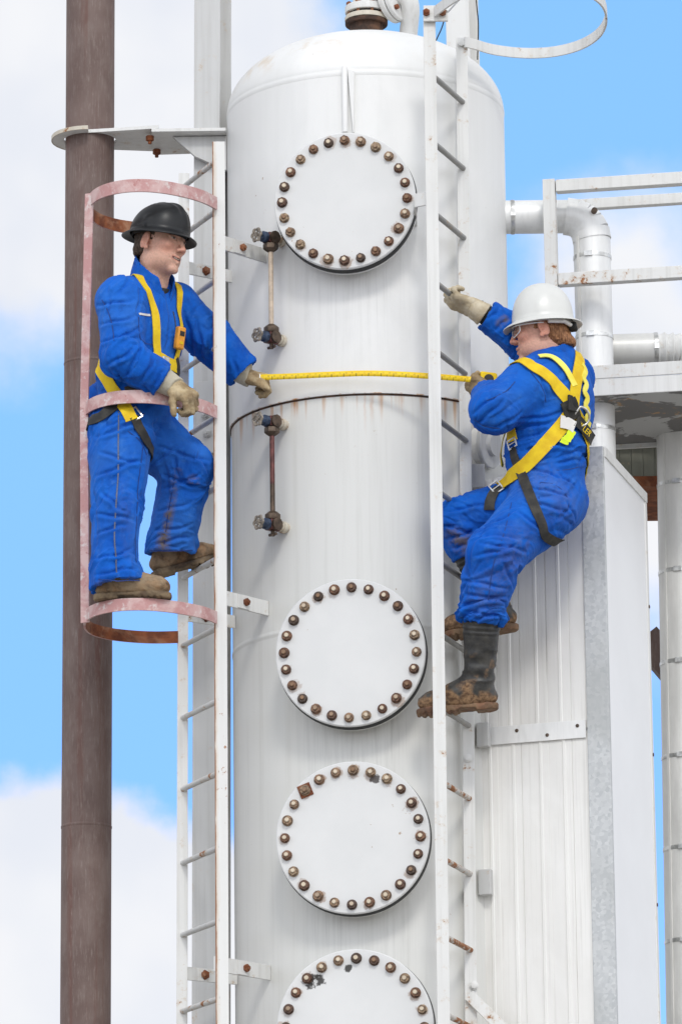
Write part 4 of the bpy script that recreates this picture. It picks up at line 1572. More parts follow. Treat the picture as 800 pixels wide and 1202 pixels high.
def vnormals(Vt, F):
    n = np.cross(Vt[F[:, 2]] - Vt[F[:, 0]], Vt[F[:, 3]] - Vt[F[:, 1]])
    out = np.zeros_like(Vt)
    for k in range(4):
        np.add.at(out, F[:, k], n)
    return out / (np.linalg.norm(out, axis=1, keepdims=True) + 1e-12)


def relax(Vt, F, it=2, lam=0.5):
    n = len(Vt)
    for _ in range(it):
        acc = np.zeros_like(Vt)
        cnt = np.zeros(n, dtype=np.float32)
        for k in range(4):
            a, b = F[:, k], F[:, (k + 1) % 4]
            np.add.at(acc, a, Vt[b])
            np.add.at(cnt, a, 1)
            np.add.at(acc, b, Vt[a])
            np.add.at(cnt, b, 1)
        Vt = Vt * (1 - lam) + lam * acc / np.maximum(cnt, 1)[:, None]
    return Vt


def mesh_obj(name, Vt, F, mat, parent, attrs=None, org=None):
    me = bpy.data.meshes.new(name)
    base = origin_of(parent) if parent is not None else Vector(org)
    vv = Vt - V3(base)
    me.vertices.add(len(vv))
    me.vertices.foreach_set('co', vv.reshape(-1))
    me.loops.add(len(F) * 4)
    me.loops.foreach_set('vertex_index', F.reshape(-1).astype(np.int32))
    me.polygons.add(len(F))
    me.polygons.foreach_set('loop_start', np.arange(0, len(F) * 4, 4, dtype=np.int32))
    me.update(calc_edges=True)
    me.validate()
    me.shade_smooth()
    for k, v in (attrs or {}).items():
        if v.ndim == 1:
            at = me.attributes.new(k, 'FLOAT', 'POINT')
            at.data.foreach_set('value', v.astype(np.float32))
        else:
            at = me.attributes.new(k, 'FLOAT_COLOR', 'POINT')
            at.data.foreach_set('color', np.concatenate([v, np.ones((len(v), 1))], 1).astype(np.float32).reshape(-1))
    for m in (mat if isinstance(mat, list) else [mat]):
        me.materials.append(m)
    o = bpy.data.objects.new(name, me)
    if parent is None:
        o.location = base
    return link(o, parent)


def bone_wrinkle(Vt, Nn, bones, base=0.22):
    """cloth folds: ridges that run round each limb, strongest where it bends"""
    best = np.full(len(Vt), 9e9, dtype=np.float32)
    disp = np.zeros(len(Vt), dtype=np.float32)
    for (a, b, r, amp, freq, e0, e1, seed) in bones:
        a, b = V3(a), V3(b)
        ba = b - a
        L = np.linalg.norm(ba)
        t = np.clip(((Vt - a) @ ba) / (L * L), -0.15, 1.15)
        dv = Vt - (a + t[:, None] * ba)
        d = np.linalg.norm(dv, axis=1) - r
        ax = ba / L
        e1_ = np.cross(ax, [0.3, 0.9, 0.2])
        e1_ /= np.linalg.norm(e1_)
        e2_ = np.cross(ax, e1_)
        ca, sa = dv @ e1_, dv @ e2_
        rr = np.sqrt(ca * ca + sa * sa) + 1e-6
        ca, sa = ca / rr, sa / rr
        Q = np.stack([t * L * freq + 0.9 * ca + 0.5 * sa + seed, ca * 1.25 + seed * 1.7, sa * 1.25 + 3.1 * seed], -1)
        w = fbm(Q * 0.45 + 5, 2)
        Q = Q * np.array([1.55, 1.0, 1.0])
        n1 = vnoise(Q + w[:, None] * np.array([1.8, 0.35, 0.35]))
        bil = np.minimum(np.abs(n1) * 2.6, 1.0) ** 0.72          # broad rolls parted by tight creases
        n2 = vnoise(Q * np.array([1.9, 1.5, 1.5]) + 31 + w[:, None] * 0.8)
        rid = np.maximum(0, 1 - np.abs(n2) * 2.4) ** 1.6          # a few raised tension folds
        n3 = np.abs(vnoise(Q * np.array([4.2, 2.6, 2.6]) + 57))
        env = base + e0 * np.exp(-(t / 0.24) ** 2) + e1 * np.exp(-((t - 1) / 0.24) ** 2)
        val = amp * env * (1.75 * (bil - 0.62) + 1.15 * (rid - 0.25) + 0.55 * (n3 - 0.3))
        use = d < best
        wgt = np.clip((best - d) / 0.03, 0, 1)
        disp = np.where(use, val * wgt + disp * (1 - wgt), disp)
        best = np.minimum(best, d)
    lowf = fbm(Vt * 9.0, 2) * 0.004
    return Vt + Nn * (0.75 * disp + lowf)[:, None]


def creases(Vt, Fc, strokes, depth, width):
    """the folds the cloth takes where it is pulled: a sharp valley with a soft roll beside it"""
    bvh = BVHTree.FromPolygons([Vector(v) for v in Vt], Fc.tolist())
    Nn = vnormals(Vt, Fc)
    disp = np.zeros(len(Vt), dtype=np.float32)
    rr = random.Random(5)
    for st in strokes:
        x0, y0, x1, y1 = st[:4]
        k = st[4] if len(st) > 4 else 1.0
        bow = rr.uniform(-2.5, 2.5)
        L_ = math.hypot(x1 - x0, y1 - y0)
        nxp, nyp = -(y1 - y0) / L_, (x1 - x0) / L_
        pts, nr = [], []
        for q in np.linspace(0, 1, 15):
            b = bow * math.sin(math.pi * q) + 0.8 * math.sin(9 * q + bow)
            h = bvh.ray_cast(CAM, ray(x0 + (x1 - x0) * q + nxp * b, y0 + (y1 - y0) * q + nyp * b))
            if h[0] is not None and (not pts or (h[0] - Vector(pts[-1])).length < 0.04):
                pts.append(tuple(h[0]))
                nr.append(tuple(h[1]))
        if len(pts) < 4:
            continue
        Pp, Nr = np.array(pts, dtype=np.float32), np.array(nr, dtype=np.float32)
        lo, hi = Pp.min(0) - 0.05, Pp.max(0) + 0.05
        idx = np.where(np.all((Vt > lo) & (Vt < hi), axis=1))[0]
        if len(idx) == 0:
            continue
        V = Vt[idx]
        bd = np.full(len(idx), 9.0, dtype=np.float32)
        bs = np.zeros(len(idx), dtype=np.float32)
        bt = np.zeros(len(idx), dtype=np.float32)
        for i in range(len(Pp) - 1):
            a, d = Pp[i], Pp[i + 1] - Pp[i]
            L2 = float(d @ d) + 1e-12
            t = np.clip(((V - a) @ d) / L2, 0, 1)
            off = V - (a + t[:, None] * d)
            ds = np.linalg.norm(off, axis=1)
            sd_ = off @ (np.cross(d / math.sqrt(L2), Nr[i]))
            m = ds < bd
            bd[m], bs[m], bt[m] = ds[m], sd_[m], ((i + t) / (len(Pp) - 1))[m]
        face = (Nn[idx] @ Nr.mean(0)) > -0.1
        s_ = np.sign(bs) * bd
        env = np.sin(np.pi * np.clip(bt * 0.94 + 0.03, 0, 1)) ** 0.6 * face
        w = width
        f = -1.0 * np.exp(-(s_ / (0.55 * w)) ** 2) + 0.75 * np.exp(-((s_ - 1.25 * w) / (0.9 * w)) ** 2) + 0.35 * np.exp(-((s_ + 1.3 * w) / (1.0 * w)) ** 2)
        np.add.at(disp, idx, f * env * depth * k)
    return Vt + Nn * np.clip(disp, -0.012, 0.014)[:, None]


# ---- materials for people
def mat_coverall():
    t = NT('blue_coverall_cloth')
    p = t.pos()
    at = t.n('ShaderNodeAttribute', attribute_name='dirt').outputs['Fac']
    n = t.noise(p, 7, 5, 0.6)
    fade = t.noise(p, 2.4, 4, 0.55)
    c = t.mix(t.remap(n, 0.3, 0.7), (0.004, 0.073, 0.39), (0.007, 0.118, 0.54))
    c = t.mix(t.remap(fade, 0.44, 0.70, 0, 0.6), c, (0.036, 0.165, 0.55))
    worn = t.noise(p, 19, 6, 0.7)
    c = t.mix(t.remap(worn, 0.52, 0.74, 0, 0.45), c, (0.06, 0.19, 0.52))
    c = t.mix(t.remap(t.noise(p, 11, 6, 0.7), 0.56, 0.72, 0, 0.45), c, (0.016, 0.045, 0.19))
    dn = t.noise(p, 34, 6, 0.7)
    c = t.mix(t.math('MULTIPLY', at, t.remap(dn, 0.34, 0.58)), c, (0.17, 0.125, 0.075))
    wv = t.noise(t.pos((420, 420, 420)), 1.0, 2)
    cr = t.noise(p, 55, 4, 0.6)
    cr2 = t.noise(p, 24, 5, 0.65, 1.2)
    t.bump(t.math('ADD', t.math('ADD', t.math('MULTIPLY', wv, 0.12), cr), t.math('MULTIPLY', cr2, 0.9)), 0.45, 0.005)
    t.b.inputs['Sheen Weight'].default_value = 0.04
    t.b.inputs['Sheen Roughness'].default_value = 0.5
    return t.set(c, 0.85, 0.0, 0.12)


def mat_attr_color(name, rough, spec, sss=0.0, nscale=60, amount=0.12, bump=0.1):
    t = NT(name)
    at = t.n('ShaderNodeAttribute', attribute_name='tint').outputs['Color']
    p = t.pos()
    n = t.noise(p, nscale, 4, 0.6)
    dk = t.n('ShaderNodeMix', data_type='RGBA', blend_type='MULTIPLY')
    dk.inputs[0].default_value = 1.0
    t.l(at, dk.inputs[6])
    v = t.remap(n, 0.3, 0.7, 1 - amount, 1 + amount)
    cmb = t.n('ShaderNodeCombineColor')
    for k in range(3):
        t.l(v, cmb.inputs[k])
    t.l(cmb.outputs[0], dk.inputs[7])
    if sss:
        t.b.inputs['Subsurface Weight'].default_value = sss
        t.b.inputs['Subsurface Radius'].default_value = (0.012, 0.005, 0.003)
        t.b.inputs['Subsurface Scale'].default_value = 0.6
    t.bump(n, bump, 0.001)
    return t.set(dk.outputs[2], rough, 0.0, spec)


def mat_hair(name, a, b):
    t = NT(name)
    n = t.noise(t.pos((60, 60, 260)), 1.0, 4, 0.6)
    n2_ = t.noise(t.pos((150, 150, 40)), 1.0, 4, 0.6)
    c = t.mix(t.remap(n2_, 0.35, 0.65), a, b)
    t.bump(n2_, 0.8, 0.004)
    return t.set(c, 0.55, 0.0, 0.35)


def mat_leather(name, a, b, dirtc, dirt, rough=0.75, sc_=22):
    t = NT(name)
    p = t.pos()
    n = t.noise(p, sc_, 5, 0.65)
    n2_ = t.noise(p, sc_ * 0.4, 5, 0.6, 0.5)
    c = t.mix(t.remap(n, 0.35, 0.65), a, b)
    c = t.mix(t.remap(n2_, 0.5 - dirt * 0.15, 0.66, 0, min(1.0, dirt)), c, dirtc)
    t.bump(t.noise(p, 80, 5, 0.6), 0.5, 0.003)
    return t.set(c, rough, 0.0, 0.3)


def mat_web(name, col, dark, pitch=380):
    t = NT(name)
    p = t.pos()
    n = t.noise(p, 14, 5, 0.6)
    c = t.mix(t.remap(n, 0.35, 0.68), col, dark)
    t.bump(t.noise(t.pos((pitch,) * 3), 1.0, 2), 0.4, 0.001)
    return t.set(c, 0.7, 0.0, 0.3)


m_cloth = mat_coverall()
m_skin = mat_attr_color('skin', 0.5, 0.35, 0.12, 120, 0.10, 0.15)
m_glove1 = mat_leather('tan_work_glove', (0.52, 0.42, 0.26), (0.36, 0.26, 0.14), (0.13, 0.08, 0.04), 0.8)
m_glove2 = mat_leather('pale_leather_glove', (0.60, 0.53, 0.40), (0.48, 0.40, 0.27), (0.24, 0.17, 0.09), 0.5)
m_cuff1 = mat_leather('canvas_cuff', (0.54, 0.50, 0.40), (0.46, 0.42, 0.33), (0.32, 0.26, 0.18), 0.45)
m_cuff2 = mat_leather('green_grey_cuff', (0.36, 0.39, 0.33), (0.30, 0.33, 0.28), (0.18, 0.17, 0.12), 0.5)
m_boot1 = mat_leather('tan_boot_leather', (0.26, 0.15, 0.075), (0.07, 0.042, 0.024), (0.40, 0.30, 0.19), 0.8)
m_sole1 = mat_leather('muddy_sole', (0.10, 0.065, 0.04), (0.05, 0.035, 0.025), (0.30, 0.22, 0.13), 0.75)
def mat_rubber():
    t = NT('muddy_black_rubber')
    p = t.pos()
    at = t.n('ShaderNodeAttribute', attribute_name='mud').outputs['Fac']
    n = t.noise(p, 26, 6, 0.65)
    n2_ = t.noise(p, 70, 5, 0.65)
    c = t.mix(t.remap(n, 0.35, 0.7), (0.026, 0.026, 0.026), (0.060, 0.057, 0.050))
    md = t.mix(t.remap(n2_, 0.35, 0.65), (0.11, 0.060, 0.033), (0.30, 0.185, 0.10))
    k = t.math('MULTIPLY', at, t.remap(n, 0.25, 0.5, 0.35, 1.0))
    c = t.mix(k, c, md)
    t.bump(n2_, 0.4, 0.002)
    return t.set(c, t.mix(k, (0.42,) * 3, (0.9,) * 3), 0.0, 0.4)


m_boot2 = mat_rubber()
m_foot2 = m_boot2
m_sole2 = mat_leather('red_brown_sole', (0.20, 0.095, 0.055), (0.085, 0.05, 0.033), (0.25, 0.165, 0.095), 0.95)
m_yel = mat_web('yellow_webbing', (0.80, 0.57, 0.016), (0.66, 0.42, 0.012))
m_lime = mat_web('lime_yellow_webbing', (0.88, 0.80, 0.16), (0.80, 0.66, 0.06))
m_neon = mat_web('neon_tab', (0.70, 0.85, 0.03), (0.6, 0.75, 0.03))
m_blk = mat_web('black_webbing', (0.022, 0.022, 0.022), (0.06, 0.055, 0.045))
m_buck = mat_plain('steel_buckle', (0.62, 0.61, 0.58), 0.3, 0.8, 0.2, 60)
m_zip = mat_plain('dull_zip', (0.07, 0.085, 0.14), 0.5, 0.5, 0.3, 200)
m_tagw = mat_plain('white_tag', (0.70, 0.68, 0.65), 0.5, 0.0, 0.05)
m_hatk = mat_plain('black_hat_plastic', (0.012, 0.0125, 0.0135), 0.36, 0.0, 0.45, 9, 0.08)
m_hatk.node_tree.nodes['Principled BSDF'].inputs['Specular IOR Level'].default_value = 0.28
m_hatw = mat_plain('white_hat_plastic', (0.64, 0.64, 0.61), 0.33, 0.0, 0.03, 8, 0.05)
m_orange = mat_plain('orange_plastic', (0.72, 0.30, 0.02), 0.4, 0.0, 0.15, 30)
m_hair1 = mat_hair('dark_brown_hair', (0.035, 0.020, 0.012), (0.085, 0.052, 0.032))
m_hair2 = mat_hair('ginger_hair', (0.16, 0.065, 0.025), (0.36, 0.17, 0.075))


# ---- building blocks
def frame(f, upg):
    f = Vector(f).normalized()
    l_ = Vector(upg).cross(f).normalized()      # person's left
    u_ = f.cross(l_).normalized()
    return f, l_, u_


def head_body(name, label, hc, f, upv, neck_a, neck_b, core, smile, skin, browc, stub, org, hs=1.06):
    """one continuous figure: face, neck and the body inside the coverall"""
    f, l_, u_ = frame(f, upv)

    H0 = Vector(hc)

    def L(x, y, z):
        return H0 + f * x + l_ * y + u_ * z

    def L2(x, y, z):
        return H0 + (f * x + l_ * y + u_ * z) * hs

    def dn(q):
        return H0 + (Vector(q) - H0) / hs
    core = [(dn(a), dn(b), ra / hs, rb / hs) for (a, b, ra, rb) in core]
    neck_a, neck_b = dn(neck_a), dn(neck_b)
    lo, hi = np.full(3, 9e9), np.full(3, -9e9)
    for (a, b, ra, rb) in core:
        for q in (a, b):
            lo = np.minimum(lo, V3(q) - 0.2)
            hi = np.maximum(hi, V3(q) + 0.2)
    lo = np.minimum(lo, V3(hc) - 0.18)
    hi = np.maximum(hi, V3(hc) + 0.18)
    F = Field(lo, hi, 0.011, (V3(hc) - 0.145, V3(hc) + 0.15), 0.0026)
    ax = (f, l_, u_)
    for (a, b, ra, rb) in core:
        F.cone(a, b, ra, rb, 0.03)
    F.cone(neck_b, neck_a, 0.064, 0.058, 0.025)
    F.cone(neck_a, L(-0.02, 0, -0.01), 0.057, 0.055, 0.02)
    F.ell(L(-0.004, 0, 0.045), (0.099, 0.077, 0.092), ax, 0.02)
    F.ell(L(0.038, 0, -0.020), (0.056, 0.062, 0.082), ax, 0.022)
    F.ell(L(0.040, 0, -0.064), (0.050, 0.055, 0.042), ax, 0.022)
    F.ell(L(0.012, 0.040, -0.055), (0.035, 0.020, 0.036), ax, 0.02)
    F.ell(L(0.012, -0.040, -0.055), (0.035, 0.020, 0.036), ax, 0.02)
    F.ell(L(0.080, 0, -0.096), (0.019, 0.024, 0.018), ax, 0.014)
    for s in (-1, 1):
        F.ell(L(0.066, s * 0.042, -0.014 + 0.006 * smile), (0.026, 0.023, 0.021), ax, 0.014)
        F.ell(L(0.104, s * 0.032, 0.018), (0.020, 0.020, 0.0125), ax, 0.008, 'sub')
        F.ell(L(0.0795, s * 0.032, 0.018), (0.0125, 0.0145, 0.0125), ax, 0.003)
        F.cone(L(0.090, s * 0.018, 0.0265), L(0.080, s * 0.049, 0.0235), 0.0055, 0.005, 0.005)   # upper lid
        F.cone(L(0.0885, s * 0.018, 0.0085), L(0.079, s * 0.047, 0.011), 0.005, 0.0045, 0.005)    # lower lid
        F.cone(L(0.094, s * 0.010, 0.040), L(0.080, s * 0.050, 0.042), 0.0085, 0.007, 0.009)      # brow
        F.ell(L(0.103, s * 0.0125, -0.0245), (0.011, 0.0075, 0.0075), ax, 0.005)
        F.ell(L(0.114, s * 0.0065, -0.032), (0.004, 0.0032, 0.0035), ax, 0.003, 'sub')
        # ear
        F.ell(L(-0.010, s * 0.079, 0.004), (0.020, 0.0075, 0.031), (f * 0.97 - u_ * 0.2, l_ + f * 0.25 * -s * 0.6, u_ * 0.97 + f * -0.15), 0.005)
        F.ell(L(-0.004, s * 0.0865, 0.006), (0.010, 0.006, 0.018), ax, 0.004, 'sub')
        F.ell(L(-0.002, s * 0.078, -0.024), (0.009, 0.006, 0.010), ax, 0.005)
        # fold from nose to mouth
        F.cone(L(0.099, s * 0.022, -0.030), L(0.087, s * 0.033, -0.058), 0.0026 + 0.0012 * smile, 0.0026 + 0.0012 * smile, 0.006, 'sub')
    F.cone(L(0.092, 0, 0.030), L(0.115, 0, -0.018), 0.0075, 0.0090, 0.009)
    F.ell(L(0.1150, 0, -0.0215), (0.0095, 0.0095, 0.0080), ax, 0.006)
    w = 0.022 + 0.006 * smile
    F.cone(L(0.0970, 0, -0.051), L(0.085, w, -0.054 + 0.006 * smile), 0.0060, 0.003, 0.005)
    F.cone(L(0.0970, 0, -0.051), L(0.085, -w, -0.054 + 0.006 * smile), 0.0060, 0.003, 0.005)
    F.cone(L(0.0940, 0, -0.066 - 0.004 * smile), L(0.084, w, -0.058 + 0.005 * smile), 0.0068, 0.003, 0.005)
    F.cone(L(0.0940, 0, -0.066 - 0.004 * smile), L(0.084, -w, -0.058 + 0.005 * smile), 0.0068, 0.003, 0.005)
    mo = 0.0016 + 0.0038 * smile
    F.cone(L(0.106, 0, -0.0585 - 0.001 * smile), L(0.089, w * 0.95, -0.057 + 0.005 * smile), mo, 0.0012, 0.002, 'sub')
    F.cone(L(0.106, 0, -0.0585 - 0.001 * smile), L(0.089, -w * 0.95, -0.057 + 0.005 * smile), mo, 0.0012, 0.002, 'sub')
    Vt, Fc = F.mesh()
    Vt = relax(Vt, Fc, 1, 0.3)
    q = (Vt - V3(hc)) @ np.array([V3(f), V3(l_), V3(u_)]).T
    x, y, z = q[:, 0], q[:, 1], q[:, 2]
    ay = np.abs(y)
    tint = np.tile(np.array(skin, dtype=np.float32), (len(Vt), 1))

    def paint(mask, col):
        nonlocal tint
        m = np.clip(mask, 0, 1)[:, None]
        tint = tint * (1 - m) + np.array(col, dtype=np.float32) * m

    def blob(cx, cy, cz, rx, ry, rz, soft=0.5):
        d = np.sqrt(((x - cx) / rx) ** 2 + ((ay - cy) / ry) ** 2 + ((z - cz) / rz) ** 2)
        return np.clip((1 + soft * 0.5 - d) / soft, 0, 1)
    paint(blob(0.075, 0.045, -0.018, 0.05, 0.028, 0.026, 1.0) * 0.45, (skin[0] * 1.0, skin[1] * 0.66, skin[2] * 0.6))
    paint(blob(0.118, 0.0, -0.022, 0.02, 0.018, 0.016, 0.8) * 0.5, (skin[0], skin[1] * 0.66, skin[2] * 0.6))
    paint(blob(-0.01, 0.085, 0.0, 0.03, 0.02, 0.04, 0.6) * 0.45, (skin[0], skin[1] * 0.62, skin[2] * 0.55))
    paint(blob(0.06, 0.0, -0.085, 0.05, 0.075, 0.05, 0.7) * stub, (skin[0] * 0.62, skin[1] * 0.60, skin[2] * 0.62))
    lipz = -0.0585 + 0.006 * smile * np.clip(ay / 0.028, 0, 1)
    m = np.clip((0.0085 + 0.002 * smile - np.abs(z - lipz)) / 0.003, 0, 1) * (x > 0.078) * np.clip((w + 0.003 - ay) / 0.004, 0, 1)
    paint(m * 0.55, (skin[0] * 0.72, skin[1] * 0.42, skin[2] * 0.40))
    m = np.clip((mo * 0.9 - np.abs(z - lipz)) / 0.0015, 0, 1) * (x > 0.08) * np.clip((w - ay) / 0.004, 0, 1)
    paint(m, (0.10, 0.035, 0.03))
    if smile > 0.5:
        m = np.clip((0.0016 - np.abs(z - lipz - 0.0008)) / 0.001, 0, 1) * (x > 0.08) * np.clip((w * 0.7 - ay) / 0.004, 0, 1)
        paint(m, (0.55, 0.49, 0.40))
    # brows and eyes
    bz = 0.0415 + 0.003 * np.sin(np.clip((ay - 0.012) / 0.04, 0, 1) * 3.1)
    m = np.clip((0.0058 - np.abs(z - bz)) / 0.003, 0, 1) * (x > 0.06) * np.clip((ay - 0.010) / 0.004, 0, 1) * np.clip((0.053 - ay) / 0.004, 0, 1)
    paint(m * 0.85, browc)
    op = 0.0052 if smile < 0.5 else 0.0036
    ez = 0.0178
    m = np.clip((op - np.abs(z - ez)) / 0.0015, 0, 1) * (x > 0.07) * np.clip((0.0135 - np.abs(ay - 0.032)) / 0.003, 0, 1)
    paint(m, (0.62, 0.58, 0.54))
    paint(m * np.clip((0.0065 - np.abs(ay - 0.0335)) / 0.0015, 0, 1), (0.035, 0.045, 0.05))
    lid = np.clip((0.0022 - np.abs(z - ez - op)) / 0.0014, 0, 1) * (x > 0.07) * np.clip((0.017 - np.abs(ay - 0.032)) / 0.003, 0, 1)
    paint(lid * 0.7, (skin[0] * 0.3, skin[1] * 0.2, skin[2] * 0.2))
    Vt = V3(hc) + (Vt - V3(hc)) * hs
    o = mesh_obj(name, Vt, Fc, m_skin, None, {'tint': tint}, org)
    tag(o, label, 'person')
    return o, L2, (f, l_, u_)


def hair_shell(parent, L, ax, mat, zlo, thick, seed, drop=0.0):
    f, l_, u_ = ax
    c = L(-0.01, 0, 0.02)
    F = Field(V3(c) - 0.2, V3(c) + 0.2, 0.0036)
    F.ell(L(-0.008, 0, 0.045), (0.100 + thick, 0.079 + thick * 0.8, 0.093 + thick), ax, 0.012)
    F.ell(L(-0.055, 0, -0.018), (0.046 + thick, 0.062 + thick * 0.5, 0.050), ax, 0.02)
    if drop:
        F.ell(L(-0.085, 0.0, -0.040), (0.028, 0.056, 0.030), ax, 0.02)
        F.ell(L(-0.104, 0.01, -0.048), (0.020, 0.040, 0.022), ax, 0.014)
    # carve the face side, keep sideburns
    F.cut(L(0.028, 0, 0.0), f, 0.19)
    hc0 = V3(L(0, 0, 0))
    F.comb(lambda P: np.maximum(-((P - hc0) @ V3(f) + 0.018), (P - hc0) @ V3(u_) - 0.004), hc0 - 0.16, hc0 + 0.16, 0.006, 'sub')
    F.cut(L(0, 0, zlo), -u_, 0.2)
    # clear the ears
    for s in (-1, 1):
        F.ell(L(-0.006, s * 0.086, 0.0), (0.024, 0.018, 0.036), ax, 0.006, 'sub')
    Vt, Fc = F.mesh()
    Nn = vnormals(Vt, Fc)
    q = (Vt - V3(c)) @ np.array([V3(f), V3(l_), V3(u_)]).T
    n = 1 - np.abs(vnoise(q * np.array([150, 150, 42]) + seed)) * 2
    Vt = Vt + Nn * (n * 0.0028)[:, None]
    return mesh_obj('hair', Vt, Fc, mat, parent)


def hard_hat(parent, L, ax, mat, hgt, rx, ry, z0, brim, tiltf, ridge, lean=0.0):
    """dome, raised ribs and a full brim, modelled as one moulded shell"""
    f, l_, u_ = ax
    fh = (f * math.cos(tiltf) - u_ * math.sin(tiltf)).normalized()
    uh = fh.cross(l_).normalized()
    c = L(-0.006, 0, z0)
    seg, mb = 96, MB()
    rows = []
    prof = []
    for k in range(0, 19):
        a = (math.pi / 2) * (1 - k / 18)
        prof.append((max(math.cos(a), 0.0) ** 0.80, max(math.sin(a), 0.0) ** 0.92 * hgt, 0))
    prof += [(1.02, -0.002, 0), (1.0, -0.006, 0.25), (1.0, -0.012, 0.62), (1.0, -0.0195, 0.97), (1.0, -0.0215, 1.0), (1.0, -0.0235, 0.985), (1.0, -0.017, 0.62), (1.0, -0.010, 0.2), (0.985, -0.006, 0.0)]
    for (r, h, b) in prof:
        row = []
        for k in range(seg):
            a = 2 * math.pi * k / seg
            ca, sa = math.cos(a), math.sin(a)
            bl = brim * (1.0 + 0.18 * max(ca, 0) ** 3 + 0.05 * max(-ca, 0) ** 2)
            x, y = ca * (rx * r + bl * b), sa * (ry * r + bl * 0.88 * b)
            z = h
            if b == 0 and h > 0:
                # three ribs front to back and side vents' bosses
                rib = math.exp(-(y / 0.012) ** 2) * ridge * min(1, h / 0.03)
                rib += 0.45 * ridge * (math.exp(-((abs(y) - 0.036) / 0.008) ** 2)) * min(1, h / 0.05)
                sd = math.exp(-((x - 0.01) / 0.016) ** 2) * max(0, abs(sa)) * ridge * 0.6 * (1 if h < hgt * 0.45 else 0)
                z += rib
                x += lean * (h / hgt) ** 1.5
                y += math.copysign(sd, sa)
            z -= 0.006 * b * ca * ca * -1 + (0.010 * b * max(ca, 0))
            row.append(c + fh * x + l_ * y + uh * z)
        rows.append(row)
    vs = [v for r_ in rows for v in r_]
    fs = []
    n = len(rows)
    for i in range(n - 1):
        for k in range(seg):
            k2 = (k + 1) % seg
            fs.append([i * seg + k, i * seg + k2, (i + 1) * seg + k2, (i + 1) * seg + k])
    mb.add(vs, fs)
    hat = mb.build('hard_hat', mat, parent, 60)
    # suspension band inside
    ring = [c + fh * (math.cos(a) * rx * 0.90) + l_ * (math.sin(a) * ry * 0.90) - uh * 0.006 for a in np.linspace(0, 2 * math.pi, 41)]
    hb = MB()
    for i in range(40):
        hb.bar(ring[i], ring[i + 1], 0.024, 0.002, uh)
    hb.build('headband', m_blk if ridge > 0.004 else m_tagw, hat, 40)
    return hat, (c, fh, l_, uh)


